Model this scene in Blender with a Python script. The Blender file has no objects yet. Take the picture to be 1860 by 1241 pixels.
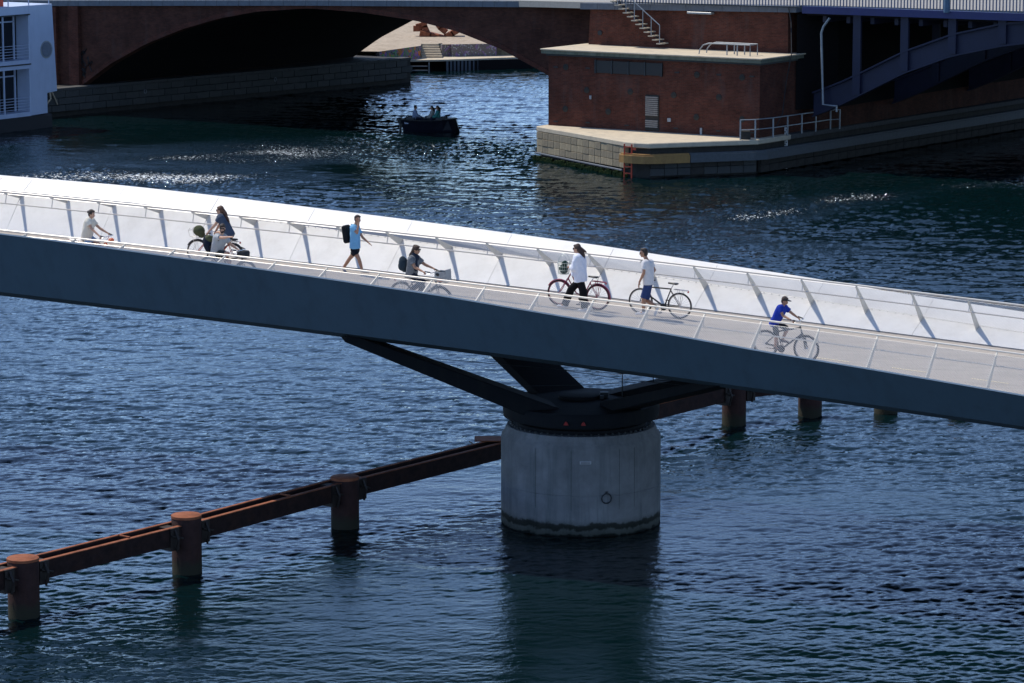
import bpy, bmesh, math, random
import numpy as np
from mathutils import Vector, Matrix, noise
random.seed(7)
R = math.radians
scene = bpy.context.scene
col = scene.collection

# ------------------------------------------------------------------ camera, sky, sun, exposure
FPX, PITCH, CAMH = 5900.0, math.atan(960 / 5900.0), 18.6
cam_d = bpy.data.cameras.new('camera'); cam = bpy.data.objects.new('camera', cam_d); col.objects.link(cam)
cam_d.sensor_width = 36.0; cam_d.lens = FPX / 1860 * 36.0
cam_d.clip_start = 1.0; cam_d.clip_end = 6000
cam.location = (0, 0, CAMH); cam.rotation_euler = (math.pi / 2 - PITCH, 0, 0)
scene.camera = cam
SUN_EL = R(57.5); SUN_H = (-0.8, 0.6)          # direction towards the sun
world = bpy.data.worlds.new('World'); scene.world = world; world.use_nodes = True
wn = world.node_tree.nodes; wl = world.node_tree.links; wn.clear()
sky = wn.new('ShaderNodeTexSky'); sky.sky_type = 'NISHITA'; sky.sun_disc = False
sky.sun_elevation = SUN_EL; sky.sun_rotation = math.atan2(SUN_H[0], SUN_H[1])
sky.altitude = 5000; sky.air_density = 1.0; sky.dust_density = 0.1; sky.ozone_density = 2.1
bgn = wn.new('ShaderNodeBackground'); bgn.inputs[1].default_value = 0.15
wo = wn.new('ShaderNodeOutputWorld'); wl.new(sky.outputs[0], bgn.inputs[0]); wl.new(bgn.outputs[0], wo.inputs[0])
sd = bpy.data.lights.new('sun', 'SUN'); sd.energy = 2.95; sd.angle = R(0.5); sd.color = (1.0, 0.93, 0.82)
sun = bpy.data.objects.new('sun', sd); col.objects.link(sun)
sv = Vector((SUN_H[0] * math.cos(SUN_EL), SUN_H[1] * math.cos(SUN_EL), math.sin(SUN_EL)))
sun.rotation_euler = (-sv).to_track_quat('-Z', 'Y').to_euler()
scene.view_settings.view_transform = 'Standard'; scene.view_settings.look = 'None'
scene.view_settings.exposure = 0.6; scene.view_settings.gamma = 1.0
scene.view_settings.use_curve_mapping = False

# ------------------------------------------------------------------ helpers
def tag(o, label=None, cat=None, group=None, kind=None):
    if label: o['label'] = label
    if cat: o['category'] = cat
    if group: o['group'] = group
    if kind: o['kind'] = kind
    return o

def empty(name, loc=(0, 0, 0), rot=(0, 0, 0), label=None, cat=None, group=None, kind=None):
    o = bpy.data.objects.new(name, None); col.objects.link(o)
    o.location = loc; o.rotation_euler = rot; o.empty_display_size = 0.2
    return tag(o, label, cat, group, kind)

def link(name, me, parent=None, loc=(0, 0, 0), rot=(0, 0, 0)):
    o = bpy.data.objects.new(name, me); col.objects.link(o)
    if parent: o.parent = parent
    o.location = loc; o.rotation_euler = rot
    return o

class MB:
    def __init__(s): s.v = []; s.f = []
    def add(s, vs, fs):
        b = len(s.v); s.v += [tuple(v) for v in vs]; s.f += [tuple(b + i for i in f) for f in fs]; return s
    def hexa(s, p):   # 8 points: bottom 4 ccw, top 4 ccw
        return s.add(p, [(3, 2, 1, 0), (4, 5, 6, 7), (0, 1, 5, 4), (1, 2, 6, 5), (2, 3, 7, 6), (3, 0, 4, 7)])
    def box(s, c, d, ax=None):
        c = Vector(c); X, Y, Z = ax if ax else (Vector((1, 0, 0)), Vector((0, 1, 0)), Vector((0, 0, 1)))
        X = Vector(X) * d[0] / 2; Y = Vector(Y) * d[1] / 2; Z = Vector(Z) * d[2] / 2
        return s.hexa([c - X - Y - Z, c + X - Y - Z, c + X + Y - Z, c - X + Y - Z, c - X - Y + Z, c + X - Y + Z, c + X + Y + Z, c - X + Y + Z])
    def tube(s, pts, r, n=8, caps=True, closed=False):
        pts = [Vector(p) for p in pts]; m = len(pts)
        rs = r if isinstance(r, (list, tuple)) else [r] * m
        ref = None; rings = []
        for i, p in enumerate(pts):
            if closed: t = pts[(i + 1) % m] - pts[i - 1]
            else: t = pts[min(i + 1, m - 1)] - pts[max(i - 1, 0)]
            t.normalize()
            if ref is None:
                ref = Vector((0, 0, 1)) if abs(t.z) < .9 else Vector((1, 0, 0))
            u = ref - t * ref.dot(t)
            if u.length < 1e-5: u = t.orthogonal()
            u.normalize(); ref = u; w = t.cross(u)
            rings.append([p + (u * math.cos(2 * math.pi * k / n) + w * math.sin(2 * math.pi * k / n)) * rs[i] for k in range(n)])
        vs = [v for rg in rings for v in rg]; fs = []
        for i in range(m if closed else m - 1):
            a = i * n; b = ((i + 1) % m) * n
            for k in range(n): fs.append((a + k, a + (k + 1) % n, b + (k + 1) % n, b + k))
        if caps and not closed:
            fs.append(tuple(range(n - 1, -1, -1))); fs.append(tuple((m - 1) * n + k for k in range(n)))
        return s.add(vs, fs)
    def lathe(s, prof, n=48, c=(0, 0, 0), caps=True):
        vs = []; fs = []
        for (r, z) in prof:
            for k in range(n):
                a = 2 * math.pi * k / n; vs.append((c[0] + r * math.cos(a), c[1] + r * math.sin(a), c[2] + z))
        for i in range(len(prof) - 1):
            for k in range(n): fs.append((i * n + k, i * n + (k + 1) % n, (i + 1) * n + (k + 1) % n, (i + 1) * n + k))
        if caps:
            fs.append(tuple(range(n - 1, -1, -1))); fs.append(tuple((len(prof) - 1) * n + k for k in range(n)))
        return s.add(vs, fs)
    def prism(s, poly, vec):      # polygon (3d points) extruded by vec
        n = len(poly); v = Vector(vec); P = [Vector(p) for p in poly]
        return s.add(P + [p + v for p in P], [tuple(range(n - 1, -1, -1)), tuple(n + k for k in range(n))] +
                     [(k, (k + 1) % n, n + (k + 1) % n, n + k) for k in range(n)])
    def mesh(s, name, mat, smooth=False, bevel=0):
        me = bpy.data.meshes.new(name); me.from_pydata(s.v, [], s.f); me.update()
        bm = bmesh.new(); bm.from_mesh(me)
        if bevel:
            bmesh.ops.bevel(bm, geom=[e for e in bm.edges if len(e.link_faces) == 2 and e.calc_face_angle(0) > .6], offset=bevel, segments=1, affect='EDGES', clamp_overlap=True)
        bmesh.ops.recalc_face_normals(bm, faces=bm.faces)
        if smooth:
            for f in bm.faces: f.smooth = True
        bm.to_mesh(me); bm.free()
        if smooth:
            try: me.set_sharp_from_angle(angle=R(40))
            except Exception: pass
        me.materials.append(mat); return me
    def build(s, name, mat, parent=None, smooth=False, bevel=0, loc=(0, 0, 0), rot=(0, 0, 0)):
        return link(name, s.mesh(name, mat, smooth, bevel), parent, loc, rot)

def mat(name, c, rough=.6, metal=0.0, var=.15, nscale=6.0, bump=0.0, bscale=40.0, stain=None, stain_amt=.5, stain_scale=(1.2, 1.2, .25), coat=0):
    m = bpy.data.materials.new(name); m.use_nodes = True
    nt = m.node_tree; n = nt.nodes; l = nt.links; b = n['Principled BSDF']
    b.inputs['Roughness'].default_value = rough; b.inputs['Metallic'].default_value = metal
    if rough >= .75: b.inputs['Specular IOR Level'].default_value = .2
    if coat: b.inputs['Coat Weight'].default_value = coat
    tc = n.new('ShaderNodeTexCoord')
    nz = n.new('ShaderNodeTexNoise'); nz.inputs['Scale'].default_value = nscale; nz.inputs['Detail'].default_value = 6
    nz.inputs['Roughness'].default_value = .65
    l.new(tc.outputs['Object'], nz.inputs['Vector'])
    mr = n.new('ShaderNodeMapRange'); mr.inputs[1].default_value = .3; mr.inputs[2].default_value = .7
    mr.inputs[3].default_value = 1 - var; mr.inputs[4].default_value = 1 + var
    l.new(nz.outputs[0], mr.inputs[0])
    mx = n.new('ShaderNodeMix'); mx.data_type = 'RGBA'; mx.blend_type = 'MULTIPLY'; mx.inputs[0].default_value = 1
    mx.inputs[6].default_value = (*c, 1); l.new(mr.outputs[0], mx.inputs[7])
    out = mx.outputs[2]
    if stain:
        mp = n.new('ShaderNodeMapping'); mp.inputs['Scale'].default_value = stain_scale
        l.new(tc.outputs['Object'], mp.inputs[0])
        n2 = n.new('ShaderNodeTexNoise'); n2.inputs['Scale'].default_value = 2.0; n2.inputs['Detail'].default_value = 8
        n2.inputs['Roughness'].default_value = .7
        l.new(mp.outputs[0], n2.inputs['Vector'])
        m2 = n.new('ShaderNodeMapRange'); m2.inputs[1].default_value = .48; m2.inputs[2].default_value = .72
        m2.inputs[3].default_value = 0; m2.inputs[4].default_value = stain_amt
        l.new(n2.outputs[0], m2.inputs[0])
        mx2 = n.new('ShaderNodeMix'); mx2.data_type = 'RGBA'; l.new(m2.outputs[0], mx2.inputs[0])
        l.new(out, mx2.inputs[6]); mx2.inputs[7].default_value = (*stain, 1); out = mx2.outputs[2]
    l.new(out, b.inputs['Base Color'])
    if bump:
        n3 = n.new('ShaderNodeTexNoise'); n3.inputs['Scale'].default_value = bscale; n3.inputs['Detail'].default_value = 4
        l.new(tc.outputs['Object'], n3.inputs['Vector'])
        bp_ = n.new('ShaderNodeBump'); bp_.inputs['Strength'].default_value = bump; bp_.inputs['Distance'].default_value = .02
        l.new(n3.outputs[0], bp_.inputs['Height']); l.new(bp_.outputs[0], b.inputs['Normal'])
    return m

M = {}
M['white_paint'] = mat('white_paint', (.765, .755, .735), .5, var=.05, nscale=1.5, stain=(.50, .47, .42), stain_amt=.30, stain_scale=(.8, .8, .5))
M['girder_paint'] = mat('girder_paint', (.078, .125, .168), .5, var=.04, nscale=.8, stain=(.055, .08, .10), stain_amt=.5, stain_scale=(1.1, 1.1, .12))
M['deck'] = mat('deck', (.40, .362, .325), .85, var=.08, nscale=2.5, bump=.3, bscale=60, stain=(.27, .25, .22), stain_amt=.7, stain_scale=(.25, 1.6, .6))
M['gutter'] = mat('gutter', (.06, .05, .04), .8)
M['lane_paint'] = mat('lane_paint', (.60, .52, .36), .7, var=.2, nscale=12)
M['steel'] = mat('steel', (.62, .59, .54), .35, .55, var=.06)
M['bracket'] = mat('bracket', (.60, .58, .53), .5, .1, var=.05)
M['cable'] = mat('cable', (.62, .60, .57), .35, .5, var=.03)
M['leg_paint'] = mat('leg_paint', (.008, .010, .014), .8, var=.1, stain=(.02, .02, .02), stain_amt=.6)
M['dark_steel'] = mat('dark_steel', (.03, .035, .04), .5, .3)
M['red_lamp'] = mat('red_lamp', (.32, .01, .01), .5)
M['beam_web_shaded'] = mat('beam_web_shaded', (.026, .014, .013), .85, var=.4, nscale=5, bump=.4, bscale=30, stain=(.06, .025, .016), stain_amt=.6, stain_scale=(1, 1, 2))  # darkened rust: shade on the beam sides put into the colour
M['rust'] = mat('rust', (.26, .09, .045), .8, var=.25, nscale=5, bump=.4, bscale=30, stain=(.10, .035, .02), stain_amt=.8, stain_scale=(1, 1, .4))
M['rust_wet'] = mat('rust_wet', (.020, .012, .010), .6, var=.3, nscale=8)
M['black'] = mat('black', (.012, .012, .014), .5)
M['rubber'] = mat('rubber', (.015, .015, .016), .7)
M['chrome'] = mat('chrome', (.65, .65, .66), .25, .9)
M['rope'] = mat('rope', (.45, .36, .25), .9)
M['cobble'] = None
M['skin'] = mat('skin', (.50, .29, .20), .55, var=.06)
M['skin_tan'] = mat('skin_tan', (.38, .20, .125), .55, var=.06)
M['hair_dark'] = mat('hair_dark', (.020, .011, .008), .6, var=.4, nscale=25, bump=.6, bscale=80)
M['hair_brown'] = mat('hair_brown', (.10, .045, .025), .6, var=.4, nscale=25, bump=.6, bscale=80)
M['hair_black_brown'] = mat('hair_black_brown', (.04, .018, .012), .6, var=.4, nscale=25, bump=.6, bscale=80)
def cloth(n, c, var=.08): return mat(n, c, .9, var=var, nscale=9, bump=.7, bscale=14)

def lens_mat():
    return mat('lens', (.01, .008, .008), .12)
M['lens'] = lens_mat()

# pixel (of the 1860 px photograph) -> point at height z: used to measure where things stand
def ray(px, py):
    a = (px - 930) / FPX; b = -(py - 620.5) / FPX
    return Vector((a, math.cos(PITCH) + b * math.sin(PITCH), -math.sin(PITCH) + b * math.cos(PITCH)))
def at(px, py, z):
    d = ray(px, py); t = (z - CAMH) / d.z
    return Vector((d.x * t, d.y * t, z))
def proj(P):
    x, y, z = P[0], P[1], P[2] - CAMH
    d = y * math.cos(PITCH) - z * math.sin(PITCH); u = y * math.sin(PITCH) + z * math.cos(PITCH)
    return 930 + FPX * x / d, 620.5 - FPX * u / d

# ------------------------------------------------------------------ water
SL1, SL2, SL3, BMP = .052, .160, .110, .012
def make_water():
    rng = np.random.default_rng(3)
    def tile(n, L, lmin, lmax, expo, wind, spread):
        k = np.fft.fftfreq(n, L / n) * 2 * np.pi
        kx, ky = np.meshgrid(k, k, indexing='ij'); kk = np.hypot(kx, ky); kk[0, 0] = 1
        lam = 2 * np.pi / kk
        dirf = np.abs((kx * math.cos(wind) + ky * math.sin(wind)) / kk) ** spread + .06
        amp = kk ** (-expo) * dirf * np.exp(-(lmin / lam) ** 2 * 1.0) * np.exp(-(lam / lmax) ** 2)
        amp[0, 0] = 0
        spec = amp * np.exp(1j * rng.uniform(0, 2 * np.pi, (n, n)))
        h = np.real(np.fft.ifft2(spec)); hx = np.real(np.fft.ifft2(-1j * kx / kk * spec)); hy = np.real(np.fft.ifft2(-1j * ky / kk * spec))
        gx = np.gradient(h, L / n, axis=0); gy = np.gradient(h, L / n, axis=1)
        q = math.sqrt((gx ** 2 + gy ** 2).mean())
        return (h / q, L), (hx / q, L), (hy / q, L)
    def samp(T, x, y):
        h, L = T; n = h.shape[0]
        u = (x / L % 1) * n; v = (y / L % 1) * n
        i = u.astype(int) % n; j = v.astype(int) % n; fu = u - np.floor(u); fv = v - np.floor(v)
        i2 = (i + 1) % n; j2 = (j + 1) % n
        return (h[i, j] * (1 - fu) + h[i2, j] * fu) * (1 - fv) + (h[i, j2] * (1 - fu) + h[i2, j2] * fu) * fv
    T1, T1x, T1y = tile(512, 41.3, .4, 2.6, 1.9, R(80), 2)
    T2, T2x, T2y = tile(512, 13.7, .12, .62, 1.5, R(100), 1.8)
    T3, T3x, T3y = tile(256, 6.1, .06, .28, 1.4, R(72), 1)
    TL, _, _ = tile(256, 180., 12, 70, 1.5, R(20), 0.5)
    NR, NC = 1280, 860
    v = np.linspace(0, 1, NR); y = (61.0 ** -.4 * (1 - v) + 262.0 ** -.4 * v) ** -2.5
    u = np.linspace(-.27, .27, NC)
    Y = np.repeat(y[:, None], NC, 1); X = Y * u[None, :]
    def ribbon(pts, wid):
        P = [at(a, b, 0) for a, b in pts]; D = np.full(X.shape, 1e9)
        for a, b in zip(P[:-1], P[1:]):
            dx, dy = b.x - a.x, b.y - a.y; LL = dx * dx + dy * dy
            t = np.clip(((X - a.x) * dx + (Y - a.y) * dy) / LL, 0, 1)
            D = np.minimum(D, np.hypot(X - a.x - t * dx, (Y - a.y - t * dy)))
        return np.exp(-(D / wid) ** 2)
    big = samp(TL, X, Y); big = big / big.std()
    wake = ribbon([(20, 345), (130, 325), (250, 312), (400, 292), (520, 272), (660, 262), (800, 268)], 5.5)
    wake2 = ribbon([(110, 330), (230, 316), (330, 298), (440, 290), (430, 312), (320, 326)], 3.6)
    wake3 = ribbon([(1130, 452), (1300, 408), (1450, 378), (1620, 352), (1900, 325)], 1.8)
    wake5 = ribbon([(1150, 470), (1350, 440), (1500, 455)], 1.5)
    wake4 = ribbon([(840, 215), (1000, 205)], 4)
    nz = samp(T1, X * .13 + 9, Y * .13 + 4); nz = nz / nz.std()
    w = np.clip((wake * .80 + wake2 * .8 + wake3 * .78 + wake5 * .5), 0, 1) * np.clip(.85 + .35 * nz, 0.1, 1.4)
    calm = ribbon([(700, 905), (800, 885), (905, 872)], 2.2)
    calm2 = ribbon([(1215, 960), (1400, 925), (1640, 900)], 3.0)
    amp = (1 + .36 * big) * (1 - .75 * calm) * (1 - .5 * calm2)
    amp = np.clip(amp, .3, 1.8)
    amp = amp * (1 + .45 * np.clip((Y - 105) / 30, 0, 1))
    w1, w2, w3 = amp * SL1, amp * SL2 * (1 + 1.0 * w), amp * SL3 * (1 + 2.2 * w)
    Z = w1 * samp(T1, X, Y) + w2 * samp(T2, X, Y) + w3 * samp(T3, X, Y)
    ch = 1.35
    DX = ch * (w1 * samp(T1x, X, Y) + w2 * samp(T2x, X, Y) + w3 * samp(T3x, X, Y)); DY = ch * (w1 * samp(T1y, X, Y) + w2 * samp(T2y, X, Y) + w3 * samp(T3y, X, Y))
    X = X + DX; Y = Y + DY
    verts = np.stack([X, Y, Z], -1).reshape(-1, 3)
    idx = np.arange(NR * NC).reshape(NR, NC)
    q = np.stack([idx[:-1, :-1], idx[:-1, 1:], idx[1:, 1:], idx[1:, :-1]], -1).reshape(-1, 4)
    # outer calm sheet, joined in the same mesh a little lower (only beyond the modelled reach)
    me = bpy.data.meshes.new('water')
    me.vertices.add(len(verts)); me.vertices.foreach_set('co', verts.astype('f').ravel())
    me.loops.add(q.size); me.loops.foreach_set('vertex_index', q.astype('i').ravel())
    me.polygons.add(len(q)); me.polygons.foreach_set('loop_start', np.arange(0, q.size, 4, dtype='i'))
    me.polygons.foreach_set('use_smooth', np.ones(len(q), bool))
    at_ = me.attributes.new('wake', 'FLOAT', 'POINT'); at_.data.foreach_set('value', w.astype('f').ravel())
    me.update(); me.validate()
    m = bpy.data.materials.new('water'); m.use_nodes = True; nt = m.node_tree; n = nt.nodes; l = nt.links
    b = n['Principled BSDF']; b.inputs['Base Color'].default_value = (.0012, .0085, .0100, 1)
    b.inputs['Roughness'].default_value = .03; b.inputs['IOR'].default_value = 1.333
    g = n.new('ShaderNodeNewGeometry')
    mp = n.new('ShaderNodeMapping'); mp.inputs['Scale'].default_value = (1, 1, 1); l.new(g.outputs['Position'], mp.inputs[0])
    n1 = n.new('ShaderNodeTexNoise'); n1.inputs['Scale'].default_value = 5.5; n1.inputs['Detail'].default_value = 5; n1.inputs['Roughness'].default_value = .62
    l.new(mp.outputs[0], n1.inputs['Vector'])
    wk = n.new('ShaderNodeAttribute'); wk.attribute_name = 'wake'
    ms = n.new('ShaderNodeMath'); ms.operation = 'MULTIPLY_ADD'; l.new(wk.outputs['Fac'], ms.inputs[0]); ms.inputs[1].default_value = .24; ms.inputs[2].default_value = BMP
    bu = n.new('ShaderNodeBump'); bu.inputs['Strength'].default_value = 1; l.new(ms.outputs[0], bu.inputs['Distance'])
    l.new(n1.outputs[0], bu.inputs['Height']); l.new(bu.outputs[0], b.inputs['Normal'])
    # white specks where the wake is strong: foam, plus sun sparkle put into colour
    n2 = n.new('ShaderNodeTexNoise'); n2.inputs['Scale'].default_value = 4.6; n2.inputs['Detail'].default_value = 5; n2.inputs['Roughness'].default_value = .8
    l.new(mp.outputs[0], n2.inputs['Vector'])
    mm = n.new('ShaderNodeMath'); mm.operation = 'MULTIPLY_ADD'; l.new(wk.outputs['Fac'], mm.inputs[0]); mm.inputs[1].default_value = .18; l.new(n2.outputs[0], mm.inputs[2])
    mr = n.new('ShaderNodeMapRange'); mr.inputs[1].default_value = .758; mr.inputs[2].default_value = .772; l.new(mm.outputs[0], mr.inputs[0])
    df = n.new('ShaderNodeBsdfDiffuse'); df.inputs[0].default_value = (.75, .8, .82, 1)
    mix = n.new('ShaderNodeMixShader'); l.new(mr.outputs[0], mix.inputs[0]); l.new(b.outputs[0], mix.inputs[1]); l.new(df.outputs[0], mix.inputs[2])
    l.new(mix.outputs[0], n['Material Output'].inputs['Surface'])
    me.materials.append(m)
    o = link('water', me); tag(o, 'rippled dark blue harbour water under and around both bridges', kind='structure')
    # the harbour goes on around the modelled reach
    s = MB(); L = .4299
    inner = [(-.27 * 61, 61), (.27 * 61, 61), (.27 * 262, 262), (-.27 * 262, 262)]
    outer = [(-900, -300), (900, -300), (900, 1500), (-900, 1500)]
    inner = [(x * .998, yy + (.1 if yy < 100 else -.3)) for x, yy in inner]
    vs = [(x, yy, -.10) for x, yy in inner] + [(x, yy, -.10) for x, yy in outer]
    s.add(vs, [(0, 4, 5, 1), (1, 5, 6, 2), (2, 6, 7, 3), (3, 7, 4, 0)])
    tag(s.build('harbour_water', m), 'open harbour water beyond the rippled reach', kind='structure')
make_water()
# ------------------------------------------------------------------ footbridge (curved swing bridge)
BQ = dict(D0=88.57, x0=.718, th=.42524, k=.0035016, z0=5.6534, g=.048683, gc=.00011419)
S, WD, RIN, RUP = 1.5413, 6.769, .06, 1.15
def ang(s): return BQ['th'] + BQ['k'] * s
def bp(s, off, up):
    a0 = BQ['th']; a = ang(s); k = BQ['k']
    x = BQ['x0'] + (math.sin(a) - math.sin(a0)) / k; y = BQ['D0'] + (math.cos(a) - math.cos(a0)) / k
    return Vector((x - math.sin(a) * off, y - math.cos(a) * off, BQ['z0'] - BQ['g'] * s - BQ['gc'] * s * s + up))
ES = [-45, -20, -14, -11, -8, -5, -2, 1, 4, 7, 10, 13, 20, 32]
EU = [1.25, 1.33, 1.40, 1.37, 1.31, 1.25, 1.18, 1.11, .99, .89, .75, .67, .46, .3]
def kout(s): return min(1.0, max(.8, .95 - .01 * s))
def kup(s): return min(1.0, max(.12, .63 - .028 * s))
def eout(s): return 1.75
def eup(s): return float(np.interp(s, ES, EU))
S0, S1 = -42, 27
I0, I1 = -28, 17                                     # post indices, station = i*S
def side(near): return (lambda o: WD + o) if near else (lambda o: -o)
bridge = empty('footbridge', bp(3.5, WD / 2, 0), label='white curved steel foot and cycle bridge with dark underside crossing the foreground', cat='footbridge')
BI = Matrix.Translation(-bridge.location)
def bb(mb, name, m, **kw):                        # build in world coordinates under the bridge empty
    o = mb.build(name, m, bridge, **kw); o.location = -bridge.location; return o
def bshare(name, me):
    o = link(name, me, bridge); o.location = -bridge.location; return o
def loft(mb, sts, sec, closed=True):
    n = None; vs = []
    for s in sts:
        r = [bp(s, o, u) for o, u in sec(s)]; n = len(r); vs += r
    fs = []
    for i in range(len(sts) - 1):
        for k in range(n if closed else n - 1):
            a = i * n + k; b = i * n + (k + 1) % n; fs.append((a, b, b + n, a + n))
    if closed: fs += [tuple(range(n)), tuple((len(sts) - 1) * n + k for k in range(n))]
    mb.add(vs, fs)
fine = [S0 + i * .77 for i in range(int((S1 - S0) / .77) + 1)]
# deck slab, gutters, lane dashes
mb = MB(); loft(mb, fine, lambda s: [(.14, 0), (WD - .14, 0), (WD - .14, -.2), (.14, -.2)]); bb(mb, 'deck', M['deck'])
for nr in (0, 1):
    f = side(nr); mb = MB(); loft(mb, fine, lambda s: [(f(-.137), -.035), (f(.0), -.035), (f(0), -.2), (f(-.137), -.2)]); bb(mb, 'gutter', M['gutter'])
for s0 in [11.97 - 2.1 * 12 + 2.1 * k for k in range(19)]:
    if s0 < 9: continue
    mb = MB(); mb.add([bp(s0, 4.65, .005), bp(s0 + .97, 4.65, .005), bp(s0 + .97, 4.75, .005), bp(s0, 4.75, .005)], [(0, 1, 2, 3)]); bb(mb, 'lane_dash', M['lane_paint'])
# girders
for nr in (0, 1):
    f = side(nr)
    def sec(s):
        e = eup(s)
        return [(f(.02), -.03), (f(kout(s) + .01), kup(s) - .035), (f(eout(s) - .002), e - .03), (f(eout(s)), e - .012), (f(eout(s) - .7), -.33), (f(.1), -.62), (f(-.5), -.62), (f(-.5), -.21), (f(0), -.21)]
    mb = MB(); loft(mb, fine, sec); bb(mb, 'girder', M['girder_paint'])
    # underside lip: pale top edge of the girder
    mb = MB(); loft(mb, fine, lambda s: [(f(eout(s) - .07), eup(s) - .028), (f(eout(s) + .012), eup(s) + .008), (f(eout(s) + .012), eup(s) - .028)]); bb(mb, 'edge_strip', M['white_paint'])
    for j in range(-14, 9):
        a, b = j * 2 * S + S + .006, (j * 2 + 2) * S + S - .006
        jt = random.uniform(-.012, .012)
        def wsec(s):
            return [(f(.0), .0), (f(kout(s)), kup(s) + jt), (f(eout(s) - .06), eup(s) - .004), (f(eout(s) - .06), eup(s) - .026), (f(kout(s)), kup(s) - .026), (f(.012), -.022)]
        mb = MB(); loft(mb, [a + (b - a) * q / 4 for q in range(5)], wsec); bb(mb, 'wing_panel', M['white_paint'])
# cross beams under the deck
for j in range(-9, 6):
    s = j * 2 * S * 1.5; mb = MB(); loft(mb, [s - .06, s + .06], lambda q: [(.45, -.2), (WD - .45, -.2), (WD - .45, -.55), (.45, -.55)]); bb(mb, 'cross_beam', M['girder_paint'])
# railings
def axes(s):
    a = ang(s); return Vector((math.cos(a), -math.sin(a), -.05)).normalized(), Vector((math.sin(a), math.cos(a), 0))
for nr in (0, 1):
    f = side(nr)
    for i in range(I0, I1):
        s = i * S
        K = bp(s, f(kout(s) + .02), kup(s) + .0); Rr = bp(s, f(-RIN), RUP - .03)
        T, _ = axes(s); d = (Rr - K).normalized(); nrm = d.cross(T).normalized()
        if nrm.z < 0: nrm = -nrm
        w0, w1, th = .15, .05, .028
        mb = MB(); tt = T * th / 2
        E0 = bp(s, f(0), 0); fdir = (E0 - K).normalized(); poly = [K - Vector((0, 0, .03)), K + nrm * .035, Rr + nrm * .02, Rr - nrm * .035, K + fdir * .21 + d * .03, K + fdir * .17 - Vector((0, 0, .03))]
        mb.prism([p - tt for p in poly], T * th); bb(mb, 'railing_bracket', M['bracket'])
        A1 = K.lerp(Rr, .86); A2 = bp(s, f(0), .80)
        mb = MB(); mb.tube([A1, A2], .014, 6); mb.box(A2 + Vector((0, 0, -.005)), (.16, .03, .03), (T, nrm.cross(T), nrm)); bb(mb, 'rail_strut', M['steel'])
    st = [S0 + .5 + i * .4 for i in range(int((S1 - S0 - 1) / .4))]
    mb = MB(); mb.tube([bp(s, f(-RIN), RUP) for s in st], .026, 10); bb(mb, 'handrail', M['steel'], smooth=True)
    mb = MB(); mb.tube([bp(s, f(0), .80) for s in st], .019, 8); bb(mb, 'lower_rail', M['steel'], smooth=True)
    mb = MB(); mb.tube([bp(s, f(.06), RUP - .075) for s in st], .006, 5); bb(mb, 'border_cable', M['cable'])
    mb = MB(); mb.tube([bp(s, f(kout(s) + .03), kup(s) + .04) for s in st], .006, 5); bb(mb, 'border_cable', M['cable'])
    # cable mesh, one panel per bay
    for i in range(I0, I1 - 1):
        mb = MB(); sa = i * S; npitch = 22; ps = S / npitch; r = .0042
        def pt(s, t):
            a = bp(s, f(kout(s) + .03), kup(s) + .04); b = bp(s, f(.06), RUP - .075); return a.lerp(b, t)
        rise = (pt(sa, 1) - pt(sa, 0)).length; run = rise * 1.25
        for k in range(-int(run / ps) - 1, npitch + int(run / ps) + 1):
            for sg in (1, -1):
                s_a = sa + k * ps; s_b = s_a + sg * run; lo, hi = 0.0, 1.0
                # clip to bay
                def lim(x): return (x - s_a) / (s_b - s_a)
                l0, l1 = sorted((lim(sa), lim(sa + S))); lo = max(lo, l0); hi = min(hi, l1)
                if hi - lo < .02: continue
                A = pt(s_a + (s_b - s_a) * lo, lo); B = pt(s_a + (s_b - s_a) * hi, hi)
                mb.tube([A, B], r, 3, caps=False)
        for q in range(7):
            c_ = pt(sa + (q + .5) * S / 7, 0.0); mb.box(c_ - Vector((0, 0, .02)), (.03, .015, .02))
        bb(mb, 'cable_mesh', M['cable'])
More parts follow.
